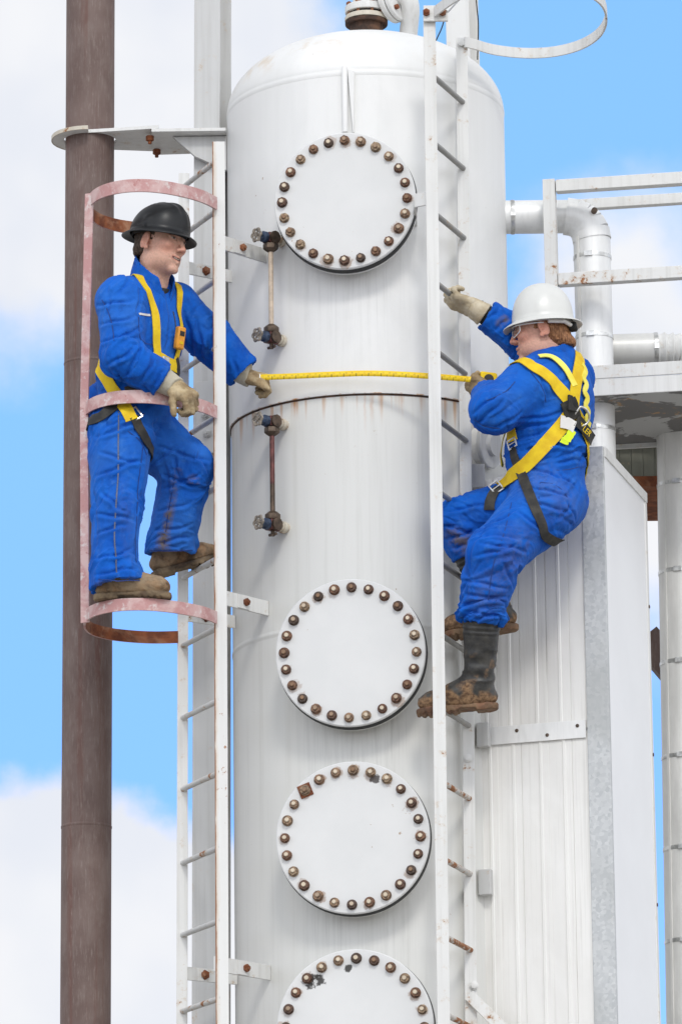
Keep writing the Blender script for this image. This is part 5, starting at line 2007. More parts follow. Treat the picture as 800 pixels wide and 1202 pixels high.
def hand(parent, name, wrist, d, n, thumb_side, curls, thumb, fore, mat, cuffmat, cuff_len=0.085, cuff_r=(0.040, 0.052), sc_=1.0, spread=0.06):
    """gloved hand: palm, four unequal bent fingers, thumb from the palm's side, gauntlet cuff"""
    d = Vector(d).normalized()
    n = Vector(n)
    n = (n - d * n.dot(d)).normalized()
    s = d.cross(n) * thumb_side
    s.normalize()
    w = Vector(wrist)
    F = Field(V3(w) - 0.24, V3(w) + 0.24, 0.0034)
    k = sc_
    F.rbox(w + d * 0.052 * k, (0.050 * k, 0.044 * k, 0.018 * k), 0.016 * k, (d, s, n), 0.012)
    F.ell(w + d * 0.035 * k + s * 0.026 * k - n * 0.008 * k, (0.034 * k, 0.020 * k, 0.019 * k), (d, s, n), 0.012)
    lens = [(0.044, 0.027, 0.024), (0.048, 0.031, 0.025), (0.045, 0.028, 0.024), (0.036, 0.022, 0.021)]
    offs = [0.034, 0.0115, -0.0115, -0.034]
    drop = [0.092, 0.098, 0.094, 0.083]
    for i in range(4):
        base = w + d * (drop[i] * k) + s * (offs[i] * k)
        dirv = (d + s * (spread * (1.5 - i))).normalized()
        c = curls[i]
        p = base - d * 0.030 * k
        rad = [0.0121, 0.0116, 0.0108, 0.0098]
        rs_ = [r * k * (0.93 if i == 3 else 1.0) for r in rad]
        F.cone(p, base, 0.012 * k, rs_[0], 0.006)
        q = base
        cur_d, cur_n = dirv, n
        for j in range(3):
            a = c[j]
            nd = (cur_d * math.cos(a) - cur_n * math.sin(a)).normalized()
            nn = (cur_n * math.cos(a) + cur_d * math.sin(a)).normalized()
            cur_d, cur_n = nd, nn
            e = q + cur_d * lens[i][j] * k
            F.cone(q, e, rs_[j], rs_[j + 1], 0.0035)
            q = e
    tb = w + d * 0.030 * k + s * 0.030 * k
    td = (d * thumb[0] + s * thumb[1] - n * thumb[2]).normalized()
    te = tb + td * 0.046 * k
    F.cone(tb, te, 0.0165 * k, 0.0145 * k, 0.010)
    td2 = (td * math.cos(thumb[3]) + (d * 0.5 - s * 0.6 - n * 0.4).normalized() * math.sin(thumb[3])).normalized()
    tf = te + td2 * 0.032 * k
    F.cone(te, tf, 0.0140 * k, 0.0125 * k, 0.004)
    F.cone(tf, tf + td2 * 0.016 * k, 0.0125 * k, 0.0100 * k, 0.004)
    fo = Vector(fore).normalized()
    F.cone(w + d * 0.015, w - fo * 0.02, 0.033 * k, 0.034 * k, 0.016)
    Vt, Fc = F.mesh()
    Nn = vnormals(Vt, Fc)
    Vt = relax(Vt, Fc, 1, 0.4)
    Vt = Vt + Nn * ((1 - np.abs(vnoise(Vt * 75)) * 2) * 0.0016 + vnoise(Vt * 40) * 0.0016)[:, None]
    g = mesh_obj(name, Vt, Fc, mat, parent)
    cf = Field(V3(w) - 0.2, V3(w) + 0.2, 0.004)
    ca, cb = w + d * 0.012, w - fo * cuff_len
    cf.cone(ca, cb, cuff_r[0], cuff_r[1], 0.01)
    cf.cone(ca + fo * 0.05, cb - fo * 0.03, cuff_r[0] - 0.006, cuff_r[1] - 0.005, 0.002, 'sub') if False else None
    cf.cut(cb + fo * 0.004, -fo, 0.12)
    cf.cone(cb - fo * 0.06, cb + fo * 0.03, cuff_r[1] - 0.004, cuff_r[0] - 0.008, 0.002, 'sub')
    cf.cut(ca + d * 0.006, d, 0.1)
    Vt, Fc = cf.mesh()
    Nn = vnormals(Vt, Fc)
    Vt = Vt + Nn * (vnoise(Vt * 38) * 0.0022)[:, None]
    mesh_obj('cuff', Vt, Fc, cuffmat, g)
    return g


def boot(parent, ankle, toe_dir, upv, shaft_top, shaft_r, mats, length=0.29, heel_back=0.075, tall=False, sole_t=0.026, ank_h=0.095):
    """boot: shaft, heel counter, instep, toe cap; a slabbed sole with heel as its own piece"""
    m_up, m_ft, m_so = mats
    f, l_, u_ = frame(toe_dir, upv)
    a = Vector(ankle)
    gz = a - u_ * ank_h                    # ground point under the ankle

    def L(x, y, z):
        return gz + f * x + l_ * y + u_ * z
    lo = np.minimum(V3(shaft_top), V3(gz)) - 0.32
    hi = np.maximum(V3(shaft_top), V3(gz)) + 0.32
    hl = -heel_back
    tl = length - heel_back
    ax = (f, l_, u_)
    F = Field(lo, hi, 0.0045)
    F.cone(L(hl + 0.036, 0, 0.055), L(0.02, 0, 0.060), 0.036, 0.043, 0.02)
    F.cone(L(0.02, 0, 0.064), L(tl - 0.075, 0.004, 0.052), 0.044, 0.044, 0.03)
    F.ell(L(tl - 0.062, 0.004, 0.052), (0.062, 0.050, 0.040), ax, 0.025)
    F.cone(L(0.0, 0, 0.10), L(tl - 0.12, 0, 0.070), 0.046, 0.036, 0.03)
    F.cut(L(0, 0, 0.018), -u_, 0.3)
    if tall:
        F.cone(L(-0.004, 0, 0.080), Vector(shaft_top), 0.050, shaft_r, 0.03)
        F.cone(L(0.0, 0, 0.12), L(0.075, 0, 0.085), 0.050, 0.040, 0.035)
        sd_ = (Vector(shaft_top) - L(0, 0, 0.09)).normalized()
        F.cut(Vector(shaft_top), sd_, 0.2)
        F.cone(Vector(shaft_top) + sd_ * 0.05, Vector(shaft_top) - sd_ * 0.015, shaft_r - 0.004, shaft_r - 0.009, 0.002, 'sub')
        Vt, Fc = F.mesh()
        Nn = vnormals(Vt, Fc)
        tt = (Vt - V3(shaft_top)) @ V3(sd_)
        zz_ = (Vt - V3(gz)) @ V3(u_)
        xx_ = (Vt - V3(gz)) @ V3(f)
        rib = np.clip((tt + 0.085) / 0.02, 0, 1) * np.where(tt > -0.085, np.sin((-tt) / 0.0200 * 2 * np.pi) * 0.0016, 0)
        low = np.clip((-tt - 0.10) / 0.05, 0, 1) * np.clip((zz_ - 0.05) / 0.03, 0, 1)
        rid = (1 - np.abs(vnoise(np.stack([tt * 34, (Vt @ V3(l_)) * 8, xx_ * 12], -1))) * 2) * 0.0045 * low
        Vt = Vt + Nn * (rib + rid + fbm(Vt * 14, 2) * 0.003)[:, None]
        nse = fbm(Vt * 24, 3)
        mud = np.clip((0.076 + nse * 0.05 + 0.02 * np.clip(xx_ / 0.1, 0, 1) - zz_) / 0.02, 0, 1)
        mud = np.maximum(mud, 0.5 * np.clip((nse - 0.22) / 0.12, 0, 1) * np.clip((0.24 - zz_) / 0.08, 0, 1))
        fo = mesh_obj('boot', Vt, Fc, m_up, parent, {'mud': mud})
    else:
        F.cone(L(-0.004, 0, 0.085), Vector(shaft_top), 0.046, shaft_r, 0.03)
        Vt, Fc = F.mesh()
        Nn = vnormals(Vt, Fc)
        Vt = Vt + Nn * (fbm(Vt * 26, 3) * 0.004 + (1 - np.abs(vnoise(Vt * 34)) * 2) * 0.0018)[:, None]
        fo = mesh_obj('boot', Vt, Fc, m_up, parent)
    # sole
    S_ = Field(V3(gz) - 0.3, V3(gz) + 0.3, 0.0042)
    S_.cone(L(hl + 0.040, 0, 0.016), L(0.03, 0, 0.016), 0.042, 0.040, 0.02)
    S_.cone(L(0.03, 0, 0.016), L(tl - 0.07, 0.004, 0.016), 0.039, 0.050, 0.02)
    S_.ell(L(tl - 0.062, 0.004, 0.016), (0.068, 0.053, 0.05), ax, 0.02)
    S_.cut(L(0, 0, 0.026), u_, 0.3)
    S_.cut(L(0, 0, 0.0), -u_, 0.3)
    # arch notch before the heel, and lugs
    S_.rbox(L(0.045, 0, -0.002), (0.034, 0.09, 0.013), 0.003, ax, 0.004, 'sub')
    for x in np.arange(0.085, tl - 0.01, 0.024):
        S_.rbox(L(float(x), 0, 0.0), (0.004, 0.09, 0.0065), 0.001, ax, 0.002, 'sub')
    Vt, Fc = S_.mesh()
    Nn = vnormals(Vt, Fc)
    Vt = Vt + Nn * (fbm(Vt * 45, 3) * 0.0032)[:, None]
    mesh_obj('sole', Vt, Fc, m_so, fo)
    return fo


class Skin:
    """the finished coverall surface, for laying straps, zips and badges on it"""

    def __init__(s, Vt, F):
        s.bvh = BVHTree.FromPolygons([Vector(v) for v in Vt], F.tolist())

    def px(s, x, y):
        h = s.bvh.ray_cast(CAM, ray(x, y))
        return h[0], h[1]

    def near(s, p):
        h = s.bvh.find_nearest(Vector(p))
        return h[0], h[1]

    def out(s, p, off):
        """push a point to lie at least `off` outside"""
        q, n = s.near(p)
        dd = (Vector(p) - q).dot(n)
        if dd < off:
            return q + n * off
        return Vector(p)


def strap(parent, skin, pts, width, mat, name='strap', thick=0.0035, off=0.004, step=5, lift=0.0, uvn=None):
    """webbing laid on the cloth along measured points; tuples of 2 = seen in the photo, Vectors = round the far side"""
    path = []
    for i, p in enumerate(pts):
        if isinstance(p, Vector):
            path.append(p)
        else:
            h, n = skin.px(*p)
            if h is None:
                base = path[-1] if path else W(p[0], p[1], -200)
                dpt = W(p[0], p[1], base.y / M)
                h, n = skin.near(dpt)
            path.append(h)
    crv = catmull(path, step)
    # settle on the surface
    pos = []
    for p in crv:
        q, n = skin.near(p)
        pos.append(q)
    for _ in range(3):
        pos = [pos[0]] + [(pos[i - 1] + pos[i] * 2 + pos[i + 1]) / 4 for i in range(1, len(pos) - 1)] + [pos[-1]]
    nrm = [skin.near(p)[1] for p in pos]
    for _ in range(5):
        nrm = [nrm[0]] + [(nrm[i - 1] + nrm[i] + nrm[i + 1]).normalized() for i in range(1, len(nrm) - 1)] + [nrm[-1]]
    n_ = len(pos)
    vs, fs = [], []
    for i in range(n_):
        t = (pos[min(i + 1, n_ - 1)] - pos[max(i - 1, 0)]).normalized()
        sd_ = t.cross(nrm[i]).normalized()
        nr = sd_.cross(t).normalized()
        if nr.dot(nrm[i]) < 0:
            nr = -nr
        row = []
        for k in (-1, -0.5, 0, 0.5, 1):
            q = skin.out(pos[i] + sd_ * (k * width / 2) + nr * (off + lift), off)
            row.append(q)
        # webbing stays nearly flat across
        mid = row[2]
        for j in range(5):
            k = (-1, -0.5, 0, 0.5, 1)[j]
            hgt = max((r_ - pos[i]).dot(nr) for r_ in row)
            flat = pos[i] + sd_ * (k * width / 2) + nr * hgt
            row[j] = row[j].lerp(flat, 0.6)
        vs += row + [r_ + nr * thick for r_ in row]
    for i in range(n_ - 1):
        a, b = i * 10, (i + 1) * 10
        for j in range(4):
            fs.append([a + j, b + j, b + j + 1, a + j + 1])
            fs.append([a + 5 + j, a + 6 + j, b + 6 + j, b + 5 + j])
        fs.append([a, a + 5, b + 5, b])
        fs.append([a + 4, b + 4, b + 9, a + 9])
    for a in (0, (n_ - 1) * 10):
        fs.append([a, a + 1, a + 2, a + 3, a + 4, a + 9, a + 8, a + 7, a + 6, a + 5])
    mb = MB().add(vs, fs)
    return mb.build(name, mat, parent, 35), pos, nrm


def buckle(parent, skin, x, y, ang, w, h, mat, name='buckle', off=0.008):
    p, n = skin.px(x, y)
    if p is None:
        p, n = skin.near(W(x, y, -220))
    n = (n * 0.7 + (CAM - p).normalized() * 0.3).normalized()
    a = (rt * math.cos(ang) - up * math.sin(ang))
    a = (a - n * a.dot(n)).normalized()
    b = n.cross(a)
    c = p + n * off
    mb = MB()
    tk = 0.005
    for sg in (-1, 1):
        mb.box(c + a * sg * w / 2, (tk * 0.6, h / 2 + tk * 0.6, tk * 0.5), (a, b, n))
        mb.box(c + b * sg * h / 2, (w / 2 - tk * 0.6, tk * 0.6, tk * 0.5), (a, b, n))
    mb.box(c, (w / 2, tk * 0.45, tk * 0.4), (a, b, n))
    return mb.build(name, mat, parent, 0, 0.001), c, (a, b, n)
# ------------------------------------------------------------------ worker in the cage (black hat)
def dirt_attr(Vt, spots):
    d = np.zeros(len(Vt), dtype=np.float32)
    for (p, q, r, k) in spots:
        p, q = V3(p), V3(q)
        ba = q - p
        t = np.clip(((Vt - p) @ ba) / max(float(ba @ ba), 1e-9), 0, 1)
        dd = np.linalg.norm(Vt - (p + t[:, None] * ba), axis=1)
        d = np.maximum(d, k * np.clip(1.3 - dd / r, 0, 1))
    return np.clip(d, 0, 1)


def coverall(parent, spec, bones, cuts, hollows, spots, arms, strokes, h=0.0044):
    lo = np.full(3, 9e9)
    hi = -lo
    for it in spec:
        if it[0] == 'cone':
            for q in it[1:3]:
                lo = np.minimum(lo, V3(q) - 0.22)
                hi = np.maximum(hi, V3(q) + 0.22)
    F = Field(lo, hi, h)
    for it in spec:
        if it[0] == 'cone':
            F.cone(*it[1:])
        else:
            F.ell(*it[1:])
    for (p, n, r) in cuts:
        F.cut(p, n, r)
    for (a, b, ra, rb) in hollows:
        F.cone(a, b, ra, rb, 0.003, 'sub')
    Vt, Fc = F.mesh()
    Nn = vnormals(Vt, Fc)
    Vt = bone_wrinkle(Vt, Nn, bones)
    Vt = relax(Vt, Fc, 1, 0.4)
    Vt = creases(Vt, Fc, strokes, 0.0092, 0.0110)
    Vt = relax(Vt, Fc, 1, 0.15)
    o = mesh_obj('coverall', Vt, Fc, m_cloth, parent, {'dirt': dirt_attr(Vt, spots)})
    # the trunk and legs alone: what the harness lies on where an arm hangs in front of it
    T = Field(lo, hi, 0.008)
    for it in spec:
        if it[0] == 'cone' and any(it[1] == q for q in arms):
            continue
        if it[0] == 'cone':
            T.cone(*it[1:])
        else:
            T.ell(*it[1:])
    V2, F2 = T.mesh()
    V2 = bone_wrinkle(V2, vnormals(V2, F2), bones)
    return o, Skin(Vt, Fc), Skin(V2, F2)


F1 = [(113, 358, 158, 352), (114, 381, 160, 371), (118, 402, 166, 384), (126, 428, 160, 406), (146, 446, 166, 402), (163, 451, 181, 416), (180, 459, 194, 434, .8),
      (131, 344, 124, 376, .8), (166, 342, 163, 380, .8), (152, 330, 140, 345, .7), (190, 352, 186, 392, .6), (198, 372, 194, 410, .6),
      (216, 362, 226, 412), (230, 374, 236, 416), (244, 390, 247, 432), (274, 420, 281, 448, .8),
      (132, 434, 152, 458), (120, 452, 146, 470), (118, 474, 150, 462, .7), (168, 452, 188, 470, .8), (170, 476, 196, 464, .8),
      (114, 514, 164, 496), (118, 530, 160, 543), (113, 560, 168, 540), (119, 577, 146, 600), (113, 604, 158, 611), (114, 628, 148, 616), (112, 655, 154, 645), (112, 676, 160, 667), (124, 690, 162, 680, .8),
      (176, 506, 238, 526), (186, 523, 245, 541), (176, 548, 214, 520), (190, 556, 238, 571), (192, 574, 234, 557), (184, 600, 224, 590, .7), (178, 641, 224, 630), (180, 622, 226, 616, .7)]
F2 = [(553, 486, 584, 462), (560, 496, 592, 468), (577, 503, 612, 484), (604, 492, 660, 484), (602, 503, 652, 494), (604, 516, 646, 502), (633, 442, 640, 472, .7), (625, 520, 686, 526), (610, 529, 660, 518), (606, 542, 650, 536, .8),
      (648, 452, 668, 442, .6), (640, 500, 684, 506, .8),
      (621, 549, 660, 562), (655, 557, 678, 576), (620, 571, 668, 582), (612, 586, 664, 600), (604, 600, 640, 628), (650, 545, 684, 540, .8), (664, 590, 676, 612, .8),
      (561, 620, 606, 598), (572, 604, 632, 629), (563, 638, 618, 648), (556, 652, 606, 640), (546, 664, 602, 688), (543, 680, 596, 691), (545, 698, 592, 706, 1.2), (547, 710, 595, 701, 1.2), (546, 717, 592, 722), (590, 660, 604, 700, .8),
      (523, 602, 574, 592), (522, 616, 562, 626), (524, 632, 556, 622), (530, 644, 552, 640, .8),
      (571, 374, 586, 360, .8), (579, 388, 598, 372), (590, 398, 606, 378)]


def worker_cage():
    u = M
    hc = W(187, 289, -218)
    hf, hu = vdir(0.82, 0.13, -0.55), Vector((0.10, 0, 1))
    neck_b, neck_a = W(175, 349, -204), W(183, 312, -214)
    sR, sL = W(143, 354, -240), W(205, 360, -166)
    eR, wR = W(144, 419, -264), W(196, 450, -254)
    sRa, sLa = sR.copy(), sL.copy()
    sRa.x += 1e-4
    sLa.x += 1e-4
    eL, wL = W(246, 398, -150), W(285, 438, -142)
    hR, hL = W(142, 512, -218), W(170, 508, -172)
    kR, aR = W(138, 600, -240), W(134, 668, -248)
    kL, aL = W(219, 548, -168), W(201, 638, -140)
    chest, belly, pelv = W(168, 394, -204), W(161, 448, -203), W(149, 500, -196)
    side = (sL - sR)
    side.z = 0
    side.normalize()                    # towards his left
    fwd = Vector((-side.y, side.x, 0)) * -1
    if fwd.x < 0:
        fwd = -fwd
    core = [(pelv, chest, 0.10, 0.11), (chest, neck_b, 0.09, 0.06), (sR, sL, 0.05, 0.05), (sR, eR, 0.045, 0.038), (eR, wR, 0.036, 0.027),
            (sL, eL, 0.045, 0.038), (eL, wL, 0.036, 0.027), (hR, kR, 0.075, 0.05), (kR, aR, 0.05, 0.038), (hL, kL, 0.075, 0.05), (kL, aL, 0.05, 0.038)]
    body, L, ax = head_body('person', 'man in black hard hat and blue coveralls standing inside the ladder cage', hc, hf, hu, neck_a, neck_b, core, 1.0,
                            (0.63, 0.37, 0.275), (0.15, 0.09, 0.055), 0.22, W(150, 705, -230))
    hair_shell(body, L, ax, m_hair1, -0.046, 0.004, 3)
    hard_hat(body, L, ax, m_hatk, 0.124, 0.128, 0.112, 0.046, 0.030, R(0), 0.0095, 0.016)

    tax = (side, fwd, ZA)
    spec = [
        ('ell', chest, (53 * u, 40 * u, 56 * u), tax, 0.03),
        ('ell', belly, (50 * u, 43 * u, 60 * u), tax, 0.04),
        ('ell', pelv, (45 * u, 41 * u, 43 * u), tax, 0.04),
        ('ell', W(129, 474, -168), (29 * u, 26 * u, 30 * u), None, 0.04),
        ('cone', sR, sL, 25 * u, 25 * u, 0.04),
        ('cone', sR, neck_b - fwd * 0.02 + ZA * 0.012, 25 * u, 21 * u, 0.04),
        ('cone', sL, neck_b - fwd * 0.02, 24 * u, 21 * u, 0.04),
        ('cone', sRa, eR, 28 * u, 24 * u, 0.025), ('cone', eR, wR, 24 * u, 20.5 * u, 0.02),
        ('cone', sLa, eL, 27 * u, 25 * u, 0.025), ('cone', eL, wL, 25 * u, 21.5 * u, 0.02),
        ('cone', hR, kR, 38 * u, 27 * u, 0.03), ('cone', kR, aR, 27 * u, 25 * u, 0.025),
        ('cone', aR, W(139, 692, -249), 25.5 * u, 32 * u, 0.02),
        ('cone', hL, kL, 37 * u, 29 * u, 0.03), ('cone', kL, aL, 29 * u, 28 * u, 0.025),
        ('cone', aL, W(201, 660, -132), 28 * u, 32 * u, 0.02),
    ]
    dR, dL = (wR - eR).normalized(), (wL - eL).normalized()
    sR_, sL_ = vdir(0.02, 1, 0.0), vdir(-0.10, 1, 0.2)
    hemR, hemL = W(138, 688, -249), W(202, 650, -135)
    cuts = [(wR - dR * 0.022, dR, 0.11), (wL + dL * 0.0, dL, 0.11), (hemR, vdir(0.16, 1, -0.05), 0.16), (hemL, vdir(-0.02, 1, 0.1), 0.16)]
    hol = [(wR - dR * 0.045, wR + dR * 0.06, 18.5 * u, 18.5 * u), (wL - dL * 0.02, wL + dL * 0.08, 18.5 * u, 19 * u),
           (hemR - sR_ * 0.01, hemR + sR_ * 0.12, 24 * u, 28 * u), (hemL - sL_ * 0.01, hemL + sL_ * 0.12, 25 * u, 29 * u)]
    bones = [(sR, eR, 27 * u, 0.0085, 10, 0.4, 1.0, 1.0), (eR, wR, 23 * u, 0.0075, 11, 1.0, 0.5, 2.0), (sL, eL, 26 * u, 0.0085, 10, 0.4, 1.0, 3.0), (eL, wL, 23 * u, 0.0075, 15, 1.2, 0.5, 4.0),
             (hR, kR, 33 * u, 0.009, 10, 0.9, 0.9, 5.0), (kR, aR, 26 * u, 0.010, 11, 0.9, 0.8, 6.0), (hL, kL, 33 * u, 0.010, 11, 0.9, 1.1, 7.0), (kL, aL, 28 * u, 0.008, 10, 1.2, 0.7, 8.0),
             (pelv, belly, 46 * u, 0.010, 13, 0.9, 1.4, 9.0), (belly, chest, 48 * u, 0.008, 9, 1.0, 0.3, 10.0)]
    spots = [(W(208, 555, -200), W(192, 630, -170), 0.022, 1.0), (W(192, 630, -170), W(190, 655, -160), 0.03, 0.9), (W(228, 566, -195), W(232, 568, -195), 0.03, 0.8),
             (W(120, 690, -270), W(165, 686, -275), 0.03, 0.6), (W(172, 650, -160), W(240, 652, -160), 0.02, 0.7), (W(150, 560, -280), W(160, 640, -280), 0.06, 0.22)]
    cov, ska, sk = coverall(body, spec, bones, cuts, hol, spots, (eR, eL, sRa, sLa), F1)

    # stand-up collar, open at the throat
    CF = Field(V3(neck_b) - 0.25, V3(neck_b) + 0.25, 0.0042)
    ca, cb = neck_b + (neck_b - neck_a) * 0.10, neck_a - fwd * 0.004 + ZA * 0.012
    ca = ca + fwd * 0.004
    nd = (cb - ca).normalized()
    CF.cone(ca, cb, 0.098, 0.086, 0.02)
    CF.cut(cb - nd * 0.012, (nd + fwd * 0.80).normalized() * 1.0, 0.25)
    CF.cone(ca - nd * 0.06, cb + nd * 0.12, 0.088, 0.079, 0.003, 'sub')
    CF.cut(ca - nd * 0.045, -nd, 0.25)
    # V opening towards the chest
    vside = nd.cross(fwd).normalized()
    fdir = (fwd + vside * 0.0).normalized()
    p0 = ca + fdir * 0.085 - nd * 0.03

    def vcut(P):
        q = P - V3(p0)
        lat = np.abs(q @ V3(vside))
        hgt = q @ V3(nd)
        dep = (P - V3(ca)) @ V3(fdir)
        return np.maximum(lat - 0.006 - hgt * 0.42, 0.02 - dep)
    CF.comb(vcut, V3(neck_b) - 0.2, V3(neck_b) + 0.2, 0.004, 'sub')
    Vt, Fc = CF.mesh()
    Nn = vnormals(Vt, Fc)
    Vt = Vt + Nn * (fbm(Vt * 22, 2) * 0.004)[:, None]
    mesh_obj('collar', Vt, Fc, m_cloth, cov, {'dirt': np.zeros(len(Vt))})
    # dark undershirt at the throat
    UF = Field(V3(neck_b) - 0.2, V3(neck_b) + 0.2, 0.005)
    UF.cone(ca - nd * 0.05, neck_a - nd * 0.045, 0.083, 0.066, 0.01)
    UF.cut(neck_a - nd * 0.085 + fwd * 0.03, (nd + fwd * 0.3).normalized(), 0.2)
    Vt, Fc = UF.mesh()
    mesh_obj('undershirt', Vt, Fc, m_blk, body)

    # zips
    strap(cov, sk, [(203, 366), (206, 385), (207, 408), (204, 432)], 0.008, m_zip, 'zip', 0.0012, 0.001)
    strap(cov, sk, [(140, 484), (139, 520), (139, 560), (136, 600), (134, 640), (137, 676)], 0.0055, m_zip, 'zip', 0.0014, 0.003)
    strap(cov, ska, [(163, 369), (170, 369.5), (176, 370)], 0.009, m_tagw, 'name_tag', 0.001, 0.002)

    m_seam = mat_plain('navy_stitch', (0.006, 0.035, 0.19), 0.8)
    for pts, kk_ in (([(163, 372), (164, 400), (181, 404)], ska), ([(120, 352), (130, 372), (134, 400)], ska), ([(168, 520), (163, 560), (160, 610), (160, 660)], sk),
                     ([(205, 560), (198, 600), (193, 640)], sk), ([(112, 680), (138, 683), (164, 682)], sk), ([(176, 646), (202, 647), (226, 646)], sk), ([(150, 506), (166, 520), (172, 534)], sk), ([(112, 476), (140, 484), (170, 486)], sk)):
        strap(cov, kk_, pts, 0.0035, m_seam, 'seam', 0.0008, 0.0012)
    # gloves
    hoop_d = vdir(0.6, 0.75, -0.32)
    hand(body, 'glove', W(203, 453, -256), vdir(0.72, 0.58, -0.30), vdir(0.42, -0.55, -0.72), 1, [(0.95, 1.25, 0.9), (1.0, 1.3, 0.9), (1.05, 1.3, 0.9), (1.1, 1.3, 0.9)],
         (0.60, 0.62, 0.55, 0.3), dR, m_glove1, m_cuff1, 0.062, (0.044, 0.055), 1.05)
    hand(body, 'glove', wL + dL * 0.015, vdir(1, 0.25, -0.10), vdir(0.35, -0.75, -0.6), 1, [(0.9, 1.2, 0.6), (1.2, 1.3, 0.6), (1.35, 1.1, 0.4), (1.45, 0.9, 0.3)],
         (0.85, 0.30, 0.15, 0.2), dL, m_glove1, m_cuff1, 0.058, (0.043, 0.056), 0.92)

    # boots
    zh_ = W(254, 725, -189).z + 7.5 * u
    qf = W(136, 669, -248)
    boot(body, Vector((qf.x, qf.y, zh_ + 0.105)), vdir(1, 0.0, -0.06), ZA, W(136, 640, -248), 0.052, (m_boot1, m_boot1, m_sole1), 0.30, 0.085, ank_h=0.105)
    boot(body, W(196, 646, -128), vdir(1, -0.26, 0.06), (ZA + Vector((-0.26, 0, 0))), W(201, 612, -140), 0.052, (m_boot1, m_boot1, m_sole1), 0.285, 0.085, ank_h=0.100)

    # harness
    har = MB().box(sk.px(192, 424)[0] + fwd * 0.010, (0.020, 0.006, 0.016), tax).build('harness', m_buck, body, 0, 0.002)
    back = chest - fwd * 0.13
    strap(har, sk, [back + ZA * 0.0, neck_b - fwd * 0.10 + (-side) * 0.05, W(160, 324, -222), (165, 331), (174, 345), (181, 366), (183, 392), (184, 412), (184, 420)], 10 * u, m_yel)
    strap(har, sk, [neck_b - fwd * 0.08 + side * 0.06, W(197, 338, -180), (209, 358), (211, 376), (211, 396), (208, 412), (204, 428)], 9 * u, m_yel)
    strap(har, sk, [(179, 416), (187, 421), (196, 426), (206, 431)], 14 * u, m_yel)
    strap(har, sk, [back + ZA * -0.06, W(106, 402, -214), (113, 420), (124, 441), (138, 464), (149, 482), (155, 494)], 15 * u, m_yel)
    bk, c, bx = buckle(har, sk, 158, 487, R(60), 0.050, 0.042, m_buck)
    strap(har, sk, [(156, 490), (163, 503), (170, 516), (175, 526), W(180, 540, -205)], 13 * u, m_blk)
    strap(har, sk, [(141, 472), (128, 483), (116, 492), W(104, 500, -212), pelv - fwd * 0.16], 14 * u, m_blk)
    strap(har, sk, [(172, 458), (160, 457), (148, 460)], 12 * u, m_blk)
    strap(har, sk, [(206, 420), (208, 430), (207, 440)], 8 * u, m_blk)
    # orange meter clipped to the chest strap
    p, n = ska.px(209, 397)
    if p is None:
        p, n = sk.near(W(209, 397, -230))
    vw = (CAM - p).normalized()
    n = (n * 0.6 + vw * 0.4).normalized()
    c = p + n * 0.024
    c = W(211, 397, c.y / M - 4)
    a_ = (up * 0.97 + rt * 0.26).normalized()
    a_ = (a_ - n * a_.dot(n)).normalized()
    b_ = n.cross(a_)
    root = thing('gas_detector', 'small orange gas meter clipped to the harness of the black hatted worker', 'gas meter', c)
    MB().box(c, (0.0200, 0.046, 0.013), (b_, a_, n)).build('casing', m_orange, root, 60, 0.007, seg=3)
    MB().box(c + n * 0.0135 + a_ * 0.018, (0.012, 0.010, 0.0012), (b_, a_, n)).build('screen', m_dark, root, 0, 0.001)
    MB().box(c + n * 0.0135 - a_ * 0.020, (0.009, 0.006, 0.0015), (b_, a_, n)).build('button', m_yel, root, 0, 0.001)
    MB().bar(c - n * 0.013 + a_ * 0.03, c - n * 0.020 - a_ * 0.02, 0.012, 0.004, b_).build('belt_clip', m_buck, root, 0, 0.001)
    return body


